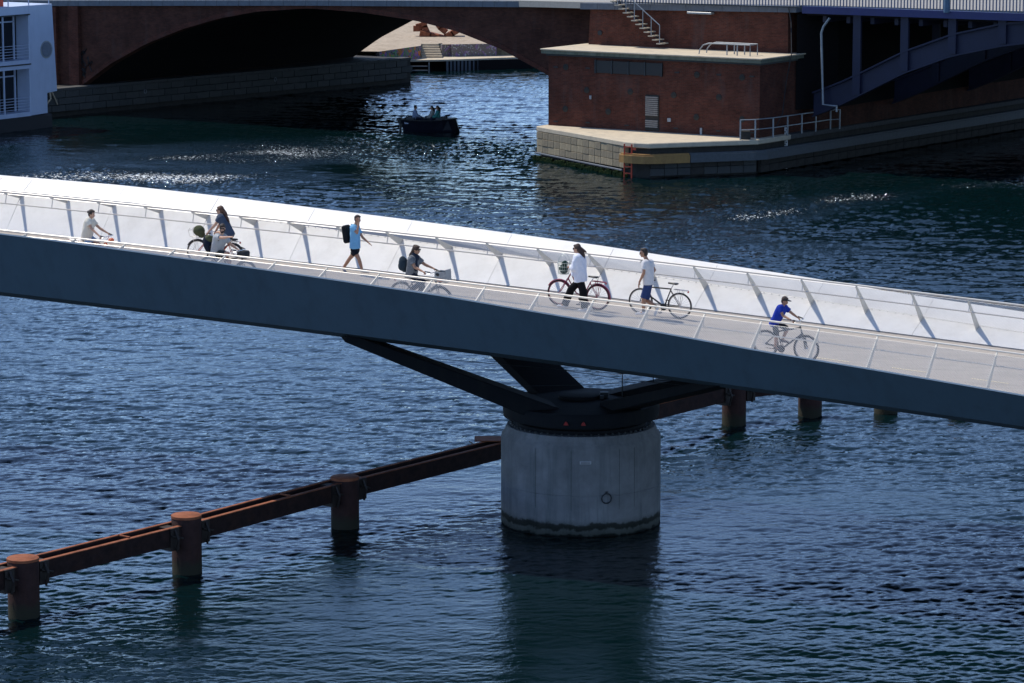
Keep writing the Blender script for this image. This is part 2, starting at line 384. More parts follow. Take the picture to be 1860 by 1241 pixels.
# pivot: concrete pier, slewing ring, legs
PC = Vector((1.83, 84.7, 0))
def conc_mat():
    m = mat('pier_concrete', (.205, .21, .22), .85, var=.25, nscale=1.3, bump=.5, bscale=14, stain=(.10, .115, .12), stain_amt=.8, stain_scale=(2.0, 2.0, .14))
    nt = m.node_tree; n = nt.nodes; l = nt.links; b = n['Principled BSDF']
    src = b.inputs['Base Color'].links[0].from_socket
    tc = n.new('ShaderNodeTexCoord'); sx = n.new('ShaderNodeSeparateXYZ'); l.new(tc.outputs['Object'], sx.inputs[0])
    nz = n.new('ShaderNodeTexNoise'); nz.inputs['Scale'].default_value = 2.6; nz.inputs['Detail'].default_value = 10; nz.inputs['Roughness'].default_value = .72; l.new(tc.outputs['Object'], nz.inputs['Vector'])
    ad = n.new('ShaderNodeMath'); ad.operation = 'MULTIPLY_ADD'; l.new(nz.outputs[0], ad.inputs[0]); ad.inputs[1].default_value = -.42; l.new(sx.outputs[2], ad.inputs[2])
    a9 = n.new('ShaderNodeMath'); l.new(ad.outputs[0], a9.inputs[0]); a9.inputs[1].default_value = .26; ad = a9
    cr = n.new('ShaderNodeValToRGB'); l.new(ad.outputs[0], cr.inputs[0])
    e = cr.color_ramp.elements; e[0].position = 0.0; e[0].color = (.01, .012, .01, 1); e[1].position = .5; e[1].color = (1, 1, 1, 1)
    for p_, c_ in ((.08, (.04, .05, .04, 1)), (.12, (.30, .32, .27, 1)), (.21, (.42, .44, .38, 1)), (.255, (.09, .10, .08, 1)), (.36, (.14, .15, .13, 1)), (.42, (.80, .82, .80, 1))):
        x = e.new(p_); x.color = c_
    mx = n.new('ShaderNodeMix'); mx.data_type = 'RGBA'; mx.blend_type = 'MULTIPLY'; mx.inputs[0].default_value = 1
    l.new(src, mx.inputs[6]); l.new(cr.outputs[0], mx.inputs[7]); l.new(mx.outputs[2], b.inputs['Base Color'])
    return m
M['pier_concrete'] = conc_mat()
pier = empty('concrete_pier', PC, label='round grey concrete bridge pier standing in the water under the footbridge', cat='bridge pier')
PR = 2.12
mb = MB()
prof = [(PR, -2), (PR, 1.06), (PR - .012, 1.07), (PR - .012, 1.09), (PR, 1.10), (PR, 2.30), (PR - .02, 2.38), (PR - .10, 2.46), (PR - .11, 2.52), (PR - .16, 2.62)]
mb.lathe(prof, 96); mb.build('shaft', M['pier_concrete'], pier, smooth=True)
for a in (-125, -98, -63, -50):     # vertical form joints
    ca, sa = math.cos(R(a)), math.sin(R(a))
    mb = MB(); mb.box((PR * ca, PR * sa, 1.5), (.006, .012, 1.58), (Vector((ca, sa, 0)), Vector((-sa, ca, 0)), Vector((0, 0, 1)))); mb.build('form_joint', mat('joint', (.09, .10, .10), .9) if a == -125 else bpy.data.materials['joint'], pier)
a = R(-88); ca, sa = math.cos(a), math.sin(a)
mb = MB(); mb.box(((PR + .015) * ca, (PR + .015) * sa, 1.98), (.015, .30, .085), (Vector((ca, sa, 0)), Vector((-sa, ca, 0)), Vector((0, 0, 1)))); mb.build('name_plate', mat('plate', (.45, .45, .48), .4), pier, bevel=.006)
for q in (-.02, .018):
    mb = MB(); mb.box(((PR + .025) * ca, (PR + .025) * sa, 1.98 + q), (.004, .24, .012), (Vector((ca, sa, 0)), Vector((-sa, ca, 0)), Vector((0, 0, 1)))); mb.build('plate_line', M['dark_steel'], pier)
a = R(-73); c0 = Vector(((PR + .03) * math.cos(a), (PR + .03) * math.sin(a), 1.02)); tv = Vector((-math.sin(a), math.cos(a), 0))
mb = MB(); mb.tube([c0 + (tv * math.cos(t * math.pi / 8) + Vector((0, 0, 1)) * math.sin(t * math.pi / 8)) * .13 for t in range(16)], .016, 6, closed=True); mb.box(c0 + Vector((0, 0, .15)), (.06, .05, .07)); mb.build('mooring_ring', M['dark_steel'], pier)
# slewing ring is part of the moving bridge
mb = MB(); mb.lathe([(1.72, 2.62), (1.72, 2.72), (1.62, 2.74), (1.62, 2.84)], 72, PC); bb(mb, 'slewing_ring', M['leg_paint'], smooth=True)
boltm = MB().lathe([(.03, 0), (.03, .07)], 6).mesh('ring_bolt', M['dark_steel'])
for k in range(60):
    a = 2 * math.pi * k / 60 + .02
    o = link('ring_bolt', boltm, bridge); o.location = PC + Vector((1.85 * math.cos(a), 1.85 * math.sin(a), 2.60)) - bridge.location
mb = MB(); mb.lathe([(1.95, 2.84), (2.06, 2.86), (2.08, 3.12), (2.02, 3.22), (.3, 3.30)], 72, PC); bb(mb, 'turntable', M['leg_paint'], smooth=True)
mb = MB(); mb.lathe([(.55, 3.24), (.55, 3.36), (.50, 3.37)], 32, PC + Vector((-.05, .2, 0))); bb(mb, 'hatch_cover', M['leg_paint'], smooth=True)
mb = MB(); mb.box(PC + Vector((.62, .2, 3.36)), (.22, .16, .14)); mb.box(PC + Vector((.55, -.05, 3.33)), (.1, .1, .1)); bb(mb, 'hatch_motor', M['dark_steel'])
for a in (-102, -89.5):
    c = PC + Vector((2.085 * math.cos(R(a)), 2.085 * math.sin(R(a)), 3.0)); t = Vector((1, 0, 0)); 
    mb = MB(); mb.prism([c + t * -.06 + Vector((0, 0, -.04)), c + t * .06 + Vector((0, 0, -.04)), c + t * .035 + Vector((0, 0, .02)), c + Vector((0, 0, .055)), c + t * -.035 + Vector((0, 0, .02))], (0, -.06, 0)); bb(mb, 'warning_light', M['red_lamp'])
def leg(lo, hi, w0, w1, t0, t1, name='support_leg'):
    d = (hi - lo); h = Vector((d.x, d.y, 0)).normalized(); wv = Vector((-h.y, h.x, 0)); dn = d.normalized(); nv = dn.cross(wv).normalized()
    if nv.z < 0: nv = -nv
    mb = MB(); mb.hexa([lo - wv * w0 - nv * t0, lo + wv * w0 - nv * t0, lo + wv * w0 + nv * t0, lo - wv * w0 + nv * t0, hi - wv * w1 - nv * t1, hi + wv * w1 - nv * t1, hi + wv * w1 + nv * t1, hi - wv * w1 + nv * t1])
    bb(mb, name, M['leg_paint'], bevel=.02)
leg(PC + Vector((-.75, -.75, 3.0)), bp(-2.4, WD + .35, -.5), .55, .5, .26, .12)
leg(PC + Vector((.85, -.7, 3.2)), bp(8.7, WD + .2, -.36), .42, .40, .16, .10)
leg(PC + Vector((-.40, 1.35, 3.05)), bp(-2.4, .0, -.5), .80, .76, .12, .14)
leg(PC + Vector((.85, 1.2, 3.15)), bp(9.2, .0, -.4), .5, .5, .12, .12)
# thin bracing cables and posts round the turntable
mb = MB()
c1 = bp(-1, WD / 2, -1.4)
for p, q in (((793, 652), (1300, 690)), ((925, 702), (1230, 690)), ((1020, 672), (1240, 700))):
    A = at(p[0], p[1], 4.3); B = at(q[0], q[1], 4.3)
    mb.tube([A, (A + B) / 2 + Vector((0, 0, -.04)), B], .008, 5)
mb.tube([PC + Vector((1.1, .3, 3.25)), PC + Vector((1.1, .3, 4.1))], .014, 6)
mb.tube([PC + Vector((1.95, .9, 3.2)), PC + Vector((1.95, .9, 4.1))], .014, 6)
bb(mb, 'bracing_cable', M['dark_steel'])

# ------------------------------------------------------------------ fender piles and beams
def shaded_pile_mat():
    m = mat('pile_rust_shaded', (.038, .019, .017), .85, var=.35, nscale=4, bump=.4, bscale=24, stain=(.055, .024, .018), stain_amt=.8, stain_scale=(2, 2, .3))  # rust darkened: shade on the pile sides put into the colour
    nt = m.node_tree; n = nt.nodes; l = nt.links; b = n['Principled BSDF']
    src = b.inputs['Base Color'].links[0].from_socket
    tc = n.new('ShaderNodeTexCoord'); sx = n.new('ShaderNodeSeparateXYZ'); l.new(tc.outputs['Object'], sx.inputs[0])
    nz = n.new('ShaderNodeTexNoise'); nz.inputs['Scale'].default_value = 5; nz.inputs['Detail'].default_value = 6; l.new(tc.outputs['Object'], nz.inputs['Vector'])
    ad = n.new('ShaderNodeMath'); ad.operation = 'MULTIPLY_ADD'; l.new(nz.outputs[0], ad.inputs[0]); ad.inputs[1].default_value = -.3; l.new(sx.outputs[2], ad.inputs[2])
    mr = n.new('ShaderNodeMapRange'); mr.inputs[1].default_value = .05; mr.inputs[2].default_value = .28; l.new(ad.outputs[0], mr.inputs[0])
    mx = n.new('ShaderNodeMix'); mx.data_type = 'RGBA'; l.new(mr.outputs[0], mx.inputs[0]); mx.inputs[6].default_value = (.03, .028, .018, 1)
    l.new(src, mx.inputs[7]); l.new(mx.outputs[2], b.inputs['Base Color'])
    return m
M['pile_rust_shaded'] = shaded_pile_mat()
PQ = [at(44, 1119, 0), at(340, 1040, 0), at(627, 958, 0), at(1333, 770, 0), at(1471, 755, 0), at(1609, 750, 0), at(1745, 756, 0)]
P2_ = [(p.x, p.y) for p in PQ]
def lp2(a, b, t): return (a[0] + (b[0] - a[0]) * t, a[1] + (b[1] - a[1]) * t)
piles = [(lp2(P2_[0], P2_[1], -1.0), 1.4, ''), (P2_[0], 1.40, 'rusty round steel pile nearest the camera at the left edge with a sunlit top'),
         (P2_[1], 1.46, 'rusty round steel pile, second from the left, with a sunlit top'), (P2_[2], 1.36, 'dark rusty steel pile in the shadow of the footbridge, left of the concrete pier'),
         (lp2(P2_[2], P2_[3], .40), 1.4, ''), (lp2(P2_[2], P2_[3], .68), 1.4, ''),
         (P2_[3], 1.42, 'tall rusty steel pile standing first to the right of the concrete pier'), (P2_[4], 1.42, 'dark rusty steel pile second to the right of the concrete pier'),
         (P2_[5], .60, 'short steel pile with yellow lit rim under the right half of the footbridge'), (P2_[6], .3, 'low steel pile barely showing under the right end of the footbridge')]
pobs = []
for (x, y), zt, lb in piles[1:4] + piles[6:]:
    p = empty('mooring_pile', (x, y, 0), label=lb, cat='pile', group='steel piles of the fender line')
    MB().lathe([(.372, -2), (.372, zt - .07), (.365, zt - .06)], 40).build('pile_tube', M['pile_rust_shaded'], p, smooth=True)
    MB().lathe([(.378, zt - .06), (.378, zt), (.36, zt + .012)], 40).build('pile_cap', M['rust'], p, smooth=True)
    pobs.append(p)
def beam(p, q, lb, plates=True):
    a = Vector((p[0], p[1], 0)); b = Vector((q[0], q[1], 0)); d = (b - a).normalized(); w = Vector((-d.y, d.x, 0)); L = (b - a).length
    o = empty('fender_beam', a, label=lb, cat='fender beam', group='rusty steel fender beams')
    u = Vector((0, 0, 1))
    mb = MB(); mb.box(d * L / 2 + w * -.10 + u * 1.02, (L, .10, .44), (d, w, u)); mb.build('front_beam', M['beam_web_shaded'], o, bevel=.01)
    mb = MB(); mb.box(d * L / 2 + w * -.10 + u * 1.254, (L - .05, .12, .022), (d, w, u)); mb.build('top_flange', M['rust'], o)  # brighter rust: sun on the upper face put into the colour
    mb = MB(); mb.box(d * L / 2 + w * .27 + u * 1.19, (L, .08, .18), (d, w, u)); mb.build('rear_beam', M['beam_web_shaded'], o, bevel=.01)
    mb = MB(); mb.box(d * L / 2 + w * .27 + u * 1.29, (L - .05, .09, .02), (d, w, u)); mb.build('top_flange', M['rust'], o)
    for t in (.50, L - .62):
        mb = MB(); c = d * t + w * .02 + u * .98
        mb.box(c, (.30, .44, .56), (d, w, u)); mb.tube([c + w * -.22 + u * .25, c + w * -.34, c + w * -.26 - u * .3], .03, 6); mb.tube([c + w * -.26 + u * .1 - d * .15, c + w * -.30 + d * .2], .025, 6); mb.build('beam_bracket', M['rust_wet'], o)
    mb = MB(); mb.box(d * L * .62 + w * .09 + u * 1.285, (.06, .38, .03), (d, w, u)); mb.build('beam_tie', M['rust'], o)
pp = [p[0] for p in piles]
for i, lb in ((0, 'rusty beam running off the left edge from the nearest pile'), (1, 'rusty double steel beam between the two sunlit piles at lower left'), (2, 'rusty double steel beam running into shadow between the second pile and the dark pile'),
              (3, 'dark double steel beam from the shaded pile to behind the concrete pier'), (5, 'reddish double steel beam from behind the concrete pier to the tall pile on its right'), (6, 'rusty beam under the footbridge to the right of the tall pile')):
    beam(pp[i], pp[5] if i == 3 else pp[i + 1], lb)
pl = MB(); pl.box((-.55, 89.3, 1.31), (1.0, .7, .03)); tag(pl.build('landing_plate', M['rust']), 'flat rusty plate on the fender beam at the left side of the concrete pier', 'plate')
rp = MB(); rp.tube([(-1.2, 89.0, 1.3), (-.9, 88.95, 1.1), (-.6, 88.95, 1.0), (-.3, 88.9, 1.05), (-.1, 88.9, 1.3)], .018, 6); tag(rp.build('mooring_rope', M['rope']), 'pale rope looped on the beam beside the concrete pier', 'rope')
# ------------------------------------------------------------------ old brick bridge
OP = Vector((-28.1, 200.3, 0)); OA = Vector((.839, -.5446, 0)).normalized(); ON = Vector((.5446, .839, 0)).normalized(); UZ = Vector((0, 0, 1))
def L(a, n, z): return OP + OA * a + ON * n + UZ * z
OROT = (0, 0, math.atan2(OA.y, OA.x))
def brick_mat(name, c1, c2, mortar, row=.075, wid=.24, axis='xz', stainc=(.10, .06, .05), bumpd=.006):
    m = bpy.data.materials.new(name); m.use_nodes = True; nt = m.node_tree; n = nt.nodes; l = nt.links; b = n['Principled BSDF']
    b.inputs['Roughness'].default_value = .9; b.inputs['Specular IOR Level'].default_value = .2
    tc = n.new('ShaderNodeTexCoord'); sx = n.new('ShaderNodeSeparateXYZ'); l.new(tc.outputs['Object'], sx.inputs[0])
    ad = n.new('ShaderNodeMath'); l.new(sx.outputs[0], ad.inputs[0]); l.new(sx.outputs[1], ad.inputs[1])
    cx = n.new('ShaderNodeCombineXYZ'); l.new(ad.outputs[0], cx.inputs[0]); l.new(sx.outputs[2], cx.inputs[1])
    br = n.new('ShaderNodeTexBrick'); l.new(cx.outputs[0], br.inputs['Vector'])
    br.inputs['Color1'].default_value = (*c1, 1); br.inputs['Color2'].default_value = (*c2, 1); br.inputs['Mortar'].default_value = (*mortar, 1)
    br.inputs['Scale'].default_value = 1; br.inputs['Row Height'].default_value = row; br.inputs['Brick Width'].default_value = wid; br.inputs['Mortar Size'].default_value = .008
    nz = n.new('ShaderNodeTexNoise'); nz.inputs['Scale'].default_value = .9; nz.inputs['Detail'].default_value = 9; nz.inputs['Roughness'].default_value = .7
    l.new(tc.outputs['Object'], nz.inputs['Vector'])
    mr = n.new('ShaderNodeMapRange'); mr.inputs[1].default_value = .3; mr.inputs[2].default_value = .7; mr.inputs[3].default_value = .6; mr.inputs[4].default_value = 1.35; l.new(nz.outputs[0], mr.inputs[0])
    mx = n.new('ShaderNodeMix'); mx.data_type = 'RGBA'; mx.blend_type = 'MULTIPLY'; mx.inputs[0].default_value = 1; l.new(br.outputs[0], mx.inputs[6]); l.new(mr.outputs[0], mx.inputs[7])
    mp = n.new('ShaderNodeMapping'); mp.inputs['Scale'].default_value = (1.4, 1.4, .25); l.new(tc.outputs['Object'], mp.inputs[0])
    n2 = n.new('ShaderNodeTexNoise'); n2.inputs['Scale'].default_value = 1.4; n2.inputs['Detail'].default_value = 7; l.new(mp.outputs[0], n2.inputs['Vector'])
    m2 = n.new('ShaderNodeMapRange'); m2.inputs[1].default_value = .56; m2.inputs[2].default_value = .78; m2.inputs[4].default_value = .6; l.new(n2.outputs[0], m2.inputs[0])
    mx2 = n.new('ShaderNodeMix'); mx2.data_type = 'RGBA'; l.new(m2.outputs[0], mx2.inputs[0]); l.new(mx.outputs[2], mx2.inputs[6]); mx2.inputs[7].default_value = (*stainc, 1)
    l.new(mx2.outputs[2], b.inputs['Base Color'])
    bu = n.new('ShaderNodeBump'); bu.inputs['Distance'].default_value = bumpd; l.new(br.outputs['Fac'], bu.inputs['Height']); bu.invert = True; l.new(bu.outputs[0], b.inputs['Normal'])
    return m
M['brick'] = brick_mat('brick', (.125, .038, .025), (.08, .026, .019), (.10, .06, .045), stainc=(.10, .07, .065))
M['brick_brown'] = brick_mat('brick_brown', (.105, .040, .026), (.070, .027, .020), (.06, .038, .03))
M['quay_stone'] = mat('quay_stone', (.085, .085, .082), .85, var=.2, nscale=2, bump=.4, bscale=12, stain=(.05, .05, .05), stain_amt=.7, stain_scale=(1, 1, .4))
M['quay_stone2'] = mat('quay_stone2', (.070, .072, .070), .85, var=.2, nscale=2, bump=.4, bscale=12, stain=(.05, .05, .05), stain_amt=.7, stain_scale=(1, 1, .4))
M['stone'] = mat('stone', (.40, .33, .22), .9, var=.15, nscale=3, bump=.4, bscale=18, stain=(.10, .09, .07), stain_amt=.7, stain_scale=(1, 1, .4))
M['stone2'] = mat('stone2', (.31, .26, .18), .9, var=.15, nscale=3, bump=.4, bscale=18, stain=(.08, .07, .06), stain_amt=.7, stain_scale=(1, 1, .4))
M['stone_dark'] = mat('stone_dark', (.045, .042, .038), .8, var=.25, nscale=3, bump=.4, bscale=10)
M['coping'] = mat('coping', (.15, .165, .19), .8, var=.12, nscale=3, stain=(.12, .12, .12), stain_amt=.5)
M['slab'] = mat('slab', (.56, .48, .36), .85, var=.08, nscale=2, stain=(.3, .28, .24), stain_amt=.6, stain_scale=(.8, .8, .8))
M['slab_edge'] = mat('slab_edge', (.16, .17, .13), .85, var=.2, nscale=3, stain=(.06, .08, .04), stain_amt=.6)
M['algae'] = mat('algae', (.035, .050, .012), .8, var=.4, nscale=9, bump=.8, bscale=20)
M['blue_steel'] = mat('blue_steel', (.022, .026, .125), .5, var=.1, nscale=2, stain=(.02, .03, .10), stain_amt=.5)
M['blue_steel_dull'] = mat('blue_steel_dull', (.010, .013, .042), .6, var=.15, nscale=2)
M['galv'] = mat('galv', (.30, .32, .34), .45, .3)
M['yellow'] = mat('yellow', (.34, .19, .06), .7, var=.15, stain=(.25, .13, .05), stain_amt=.7)
M['fender_grey'] = mat('fender_grey', (.085, .095, .105), .7, var=.15)
M['red'] = mat('red', (.55, .07, .03), .6, var=.15)
M['asphalt'] = mat('asphalt', (.30, .29, .27), .9, var=.1)
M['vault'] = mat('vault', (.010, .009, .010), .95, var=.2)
M['wood'] = mat('wood', (.28, .26, .24), .9, var=.2, nscale=8)
ob = empty('brick_bridge', L(20, 0, 0), OROT, label='old red brick arch bridge with stone parapet crossing the background', cat='bridge')
OBI = Matrix.Translation(L(20, 0, 0)) @ Matrix.Rotation(OROT[2], 4, 'Z'); OBI_I = OBI.inverted()
class LB(MB):                                        # collected in (a, n, z) coordinates of the old bridge
    def out(s, name, m, parent, org=(20, 0, 0), **kw):
        s.v = [(v[0] - org[0], v[1] - org[1], v[2] - org[2]) for v in s.v]
        return s.build(name, m, parent, **kw)
def abox(mb, a0, a1, n0, n1, z0, z1): return mb.box(((a0 + a1) / 2, (n0 + n1) / 2, (z0 + z1) / 2), (a1 - a0, n1 - n0, z1 - z0))
def ptop(a): return float(np.interp(a, [-20, -7.2, -2.7, 16.9, 36.2, 38.2, 52, 64.5, 90], [6.5, 6.89, 6.99, 7.63, 8.13, 8.28, 8.54, 8.62, 8.6]))
def arch(a):
    xs = [-.9, 1.38, 4.37, 7.25, 10.12, 12.94, 16.77, 20.56, 24.5, 27.4, 30.48, 33.74, 36.6]
    zs = [1.74, 3.15, 4.55, 5.55, 6.30, 6.80, 7.12, 7.02, 6.66, 6.15, 5.24, 3.87, 2.2]
    return float(np.interp(a, xs, zs))
AA = [-.9 + (36.6 + .9) * i / 60 for i in range(61)]
# spandrel wall with the arch opening, 0.6 m thick, front and back
for n0, nm in ((3.5, 0), (32.1, 1)):
    sh = .3 if nm else 0
    mb = LB(); vs = []; 
    for a in AA: vs += [(a + sh, n0, arch(a) + .28 if not nm else arch(a)), (a + sh, n0, ptop(a) - .34), (a + sh, n0 + .6, arch(a) + .28), (a + sh, n0 + .6, ptop(a) - .34)]
    fs = []
    for i in range(60):
        b = i * 4; c = b + 4
        fs += [(b, c, c + 1, b + 1), (b + 2, b + 3, c + 3, c + 2), (b, b + 2, c + 2, c), (b + 1, c + 1, c + 3, b + 3)]
    mb.add(vs, fs); mb.out('spandrel_wall', M['brick_brown'], ob)
# arch ring, slightly proud of the wall
mb = LB(); vs = []
for a in AA: vs += [(a, 3.44, arch(a)), (a, 3.44, arch(a) + .29), (a, 4.12, arch(a)), (a, 4.12, arch(a) + .29)]
fs = []
for i in range(60):
    b = i * 4; c = b + 4; fs += [(b, c, c + 1, b + 1), (b, b + 2, c + 2, c), (b + 1, c + 1, c + 3, b + 3), (b + 2, b + 3, c + 3, c + 2)]
mb.add(vs, fs); mb.out('arch_ring', M['brick'], ob)
# vault (soffit)
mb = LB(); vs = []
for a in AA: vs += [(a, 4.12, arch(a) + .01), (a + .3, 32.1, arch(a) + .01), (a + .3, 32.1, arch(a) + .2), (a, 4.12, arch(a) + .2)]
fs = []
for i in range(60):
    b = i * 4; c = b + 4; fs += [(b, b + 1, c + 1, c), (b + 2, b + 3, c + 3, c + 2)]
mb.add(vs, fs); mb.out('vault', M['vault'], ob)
mb = LB(); abox(mb, -16, -.92, 3.52, 32.6, -1, 6.3); mb.out('abutment', M['brick_brown'], ob)
mb = LB(); mb.hexa([(-16, 3.5, 6.2), (-.9, 3.5, 6.2), (-.9, 4.1, 6.2), (-16, 4.1, 6.2), (-16, 3.5, 6.35), (-.9, 3.5, ptop(-.9) - .34), (-.9, 4.1, ptop(-.9) - .34), (-16, 4.1, 6.35)]); mb.out('abutment_wall', M['brick_brown'], ob)
mb = LB(); abox(mb, 36.6, 38.9, 3.5, 32.6, 1.8, 7.8); mb.out('spandrel_pier', M['brick_brown'], ob)
for a0, a1 in ((-4.6, -2.75), (-1.75, -.95)):
    mb = LB(); abox(mb, a0, a1, 3.24, 3.52, 1.76, ptop(a0) - .36); mb.out('pilaster', M['brick'], ob)
# stone parapet band in coping blocks
a = -16.0
cop = None
while a < 38.2:
    w = .84; z = ptop(a + w / 2); sl = (ptop(a + w) - ptop(a)) / w
    mb = LB(); nn = 3.26 + random.uniform(-.008, .008)
    mb.hexa([(a + .01, nn, ptop(a) - .34), (a + w - .01, nn, ptop(a + w) - .34), (a + w - .01, 4.0, ptop(a + w) - .34), (a + .01, 4.0, ptop(a) - .34),
             (a + .01, nn, ptop(a)), (a + w - .01, nn, ptop(a + w)), (a + w - .01, 4.0, ptop(a + w)), (a + .01, 4.0, ptop(a))])
    mb.out('coping_block', M['coping'], ob); a += w
# road surface on top
mb = LB(); vs = []; AR = [-20, -4, 8, 19.4, 30, 38, 52, 64, 90]
for a in AR: vs += [(a, 4.05 if a < 38 else .62, ptop(a) + .02), (a, 31.6, ptop(a) + .02), (a, 31.6, ptop(a) - .33), (a, 4.05 if a < 38 else .62, ptop(a) - .33)]
fs = []
for i in range(len(AR) - 1):
    b = i * 4; c = b + 4; fs += [(b, c, c + 1, b + 1), (b + 2, c + 2, c + 3, b + 3), (b, b + 3, c + 3, c), (b + 1, c + 1, c + 2, b + 2)]
mb.add(vs, fs); mb.out('road_deck', M['asphalt'], ob)
# quay wall on the left under the arch: stones one by one
qw = empty('quay_wall', L(0, 16, 0), OROT, label='grey stone quay wall running under the left brick arch', cat='quay wall')
def qa(n): return -.42 + .107 * n
mb = LB(); mb.prism([(-16, -9, -1), (qa(-9) - .25, -9, -1), (qa(34) - .25, 34, -1), (-16, 34, -1)], (0, 0, 2.70)); mb.out('wall_core', M['stone_dark'], qw, org=(0, 16, 0))
NQ = Vector((0.107, 1, 0)).normalized(); TQ = Vector((1, -0.107, 0)).normalized()
st_m = [MB().box((0, 0, 0), (.30, l_ - .03, .40)).mesh('stone', mm, bevel=.012) for mm in (M['quay_stone'], M['quay_stone2']) for l_ in (1.15,)]
cap_m = MB().box((0, 0, 0), (.9, 1.12, .18)).mesh('cap_stone', M['quay_stone'], bevel=.015)
for r_ in range(3):
    z = .62 + r_ * .43 - .1; n = -8.6 + (r_ % 2) * .55
    while n < 33.6:
        o = link('stone', random.choice(st_m), qw); p = Vector((qa(n) - .14 + random.uniform(-.015, .015), n, z)) - Vector((0, 16, 0)); o.location = p
        o.rotation_euler = (0, 0, -math.atan(0.107)); n += 1.15
n = -8.6
while n < 33.8:
    o = link('cap_stone', cap_m, qw); o.location = Vector((qa(n) - .42, n - 16, 1.68)); o.rotation_euler = (0, 0, -math.atan(0.107)); n += 1.13
rg = MB()
for n in (8, 20):
    rg.tube([(qa(n) + .03, n - 16 + .12 * math.cos(t * math.pi / 6), 1.1 + .12 * math.sin(t * math.pi / 6)) for t in range(12)], .02, 5, closed=True)
rg.build('quay_ring', M['galv'], qw)
mr_ = MB(); pts = [(qa(-.5) + .1, -.2, 1.72), (qa(-.5) + .25, -.3, 1.2), (qa(-1) + .3, -1.1, .55), (qa(-2) + .4, -2.2, .25), (qa(-3) + .4, -3.2, .55)]
mr_.tube([tuple(L(*p)) for p in pts], .06, 6)
mr_.tube([tuple(L(*p)) for p in [(qa(-.5) + .12, -.1, 1.7), (qa(-.5) + .3, .1, 1.1), (qa(-.5) + .3, .25, .8)]], .05, 6)
tag(mr_.build('mooring_line', M['rope'], smooth=True), 'pale mooring rope hanging from the quay wall behind the white ship', 'rope')

# brick pier between the arch and the steel span
bpier = empty('bridge_pier', L(45, -2, 0), OROT, label='red brick bridge pier house with flat pale roof slab standing on a stone plinth', cat='bridge pier')
PO = (45, -2, 0)
mb = LB(); abox(mb, 38.2, 51.25, -3.6, 33, 1.8, 5.62); mb.out('lower_wall', M['brick'], bpier, org=PO)
mb = LB(); abox(mb, 38.12, 51.35, -3.7, 30, 5.62, 5.72); mb.out('cornice', M['dark_steel'], bpier, org=PO)
mb = LB(); abox(mb, 37.95, 51.5, -3.95, 3.0, 5.74, 5.92); mb.out('slab_edge', M['slab_edge'], bpier, org=PO)
mb = LB(); abox(mb, 37.9, 51.55, -4.0, 3.0, 5.92, 6.0); mb.out('roof_slab', M['slab'], bpier, org=PO, bevel=.02)
# upper block
mb = LB(); mb.hexa([(38.4, .2, 6.0), (50.85, .2, 6.0), (51.2, 33, 6.0), (38.4, 33, 6.0), (38.5, .24, 7.93), (50.8, .24, 8.18), (51.2, 33, 8.18), (38.5, 33, 7.93)]); mb.out('upper_wall', M['brick'], bpier, org=PO)
a = 38.0
while a < 51.3:
    w = 1.12; mb = LB(); mb.hexa([(a + .01, -.05, ptop(a) - .34), (a + w - .01, -.05, ptop(a + w) - .34), (a + w - .01, .6, ptop(a + w) - .34), (a + .01, .6, ptop(a) - .34), (a + .01, -.05, ptop(a)), (a + w - .01, -.05, ptop(a + w)), (a + w - .01, .6, ptop(a + w)), (a + .01, .6, ptop(a))])
    mb.out('coping_block', M['coping'], bpier, org=PO); a += w
# dark window band, hatch, anchor plates, small fittings on the front (n = -3.6)
def fa(px, py, n):    # point of the photograph on the plane n
    d = ray(px, py); c = n + OP.dot(ON); t = c / (d.x * ON.x + d.y * ON.y)
    return (Vector((d.x * t, d.y * t, 0)) - OP).dot(OA), d.z * t + CAMH
a0, z1 = fa(1083, 108, -3.6); a1, z0 = fa(1203, 138, -3.6)
mb = LB(); abox(mb, a0, a1, -3.68, -3.55, z0, z1 - .05); mb.out('window_band', M['black'], bpier, org=PO)
for k in range(5):
    mb = LB(); aa = a0 + (a1 - a0) * k / 4; abox(mb, aa - .04, aa + .04, -3.72, -3.6, z0 - .03, z1 - .02); mb.out('window_mullion', M['dark_steel'], bpier, org=PO)
a0, z1 = fa(1173, 172, -3.6); a1, z0 = fa(1197, 238, -3.6)
mb = LB(); abox(mb, a0, a1, -3.64, -3.55, z0, z1); mb.out('hatch_recess', M['stone_dark'], bpier, org=PO)
for k in range(17):
    z = z1 - .12 - k * .105
    if z < z0 + .1 or 10 <= k <= 11: continue
    mb = LB(); abox(mb, a0 + .04, a1 - .04, -3.72, -3.64, z - .035, z + .035); mb.out('hatch_slat', M['wood'], bpier, org=PO)
plate = MB().lathe([(.17, 0), (.17, .03), (.10, .04), (.05, .06)], 16).mesh('anchor_plate', M['stone_dark'])
for px, py in ((1028, 122), (1066, 164), (1145, 167), (1027, 198), (1105, 203), (1266, 136), (1348, 141), (1224, 173), (1306, 177), (1265, 213), (1348, 217)):
    aa, zz = fa(px, py, -3.6); o = link('anchor_plate', plate, bpier); o.location = Vector((aa, -3.6, zz)) - Vector(PO); o.rotation_euler = (R(90), 0, 0)
slot = MB().box((0, 0, 0), (.28, .06, .07)).mesh('wall_slot', M['black'])
for px, py in ((1010, 221), (1068, 223), (1139, 228), (1228, 233), (1305, 238), (1366, 241), (1230, 132), (1306, 136), (1366, 139), (1010, 122), (1068, 124)):
    aa, zz = fa(px, py, -3.6); o = link('wall_slot', slot, bpier); o.location = Vector((aa, -3.61, zz)) - Vector(PO)
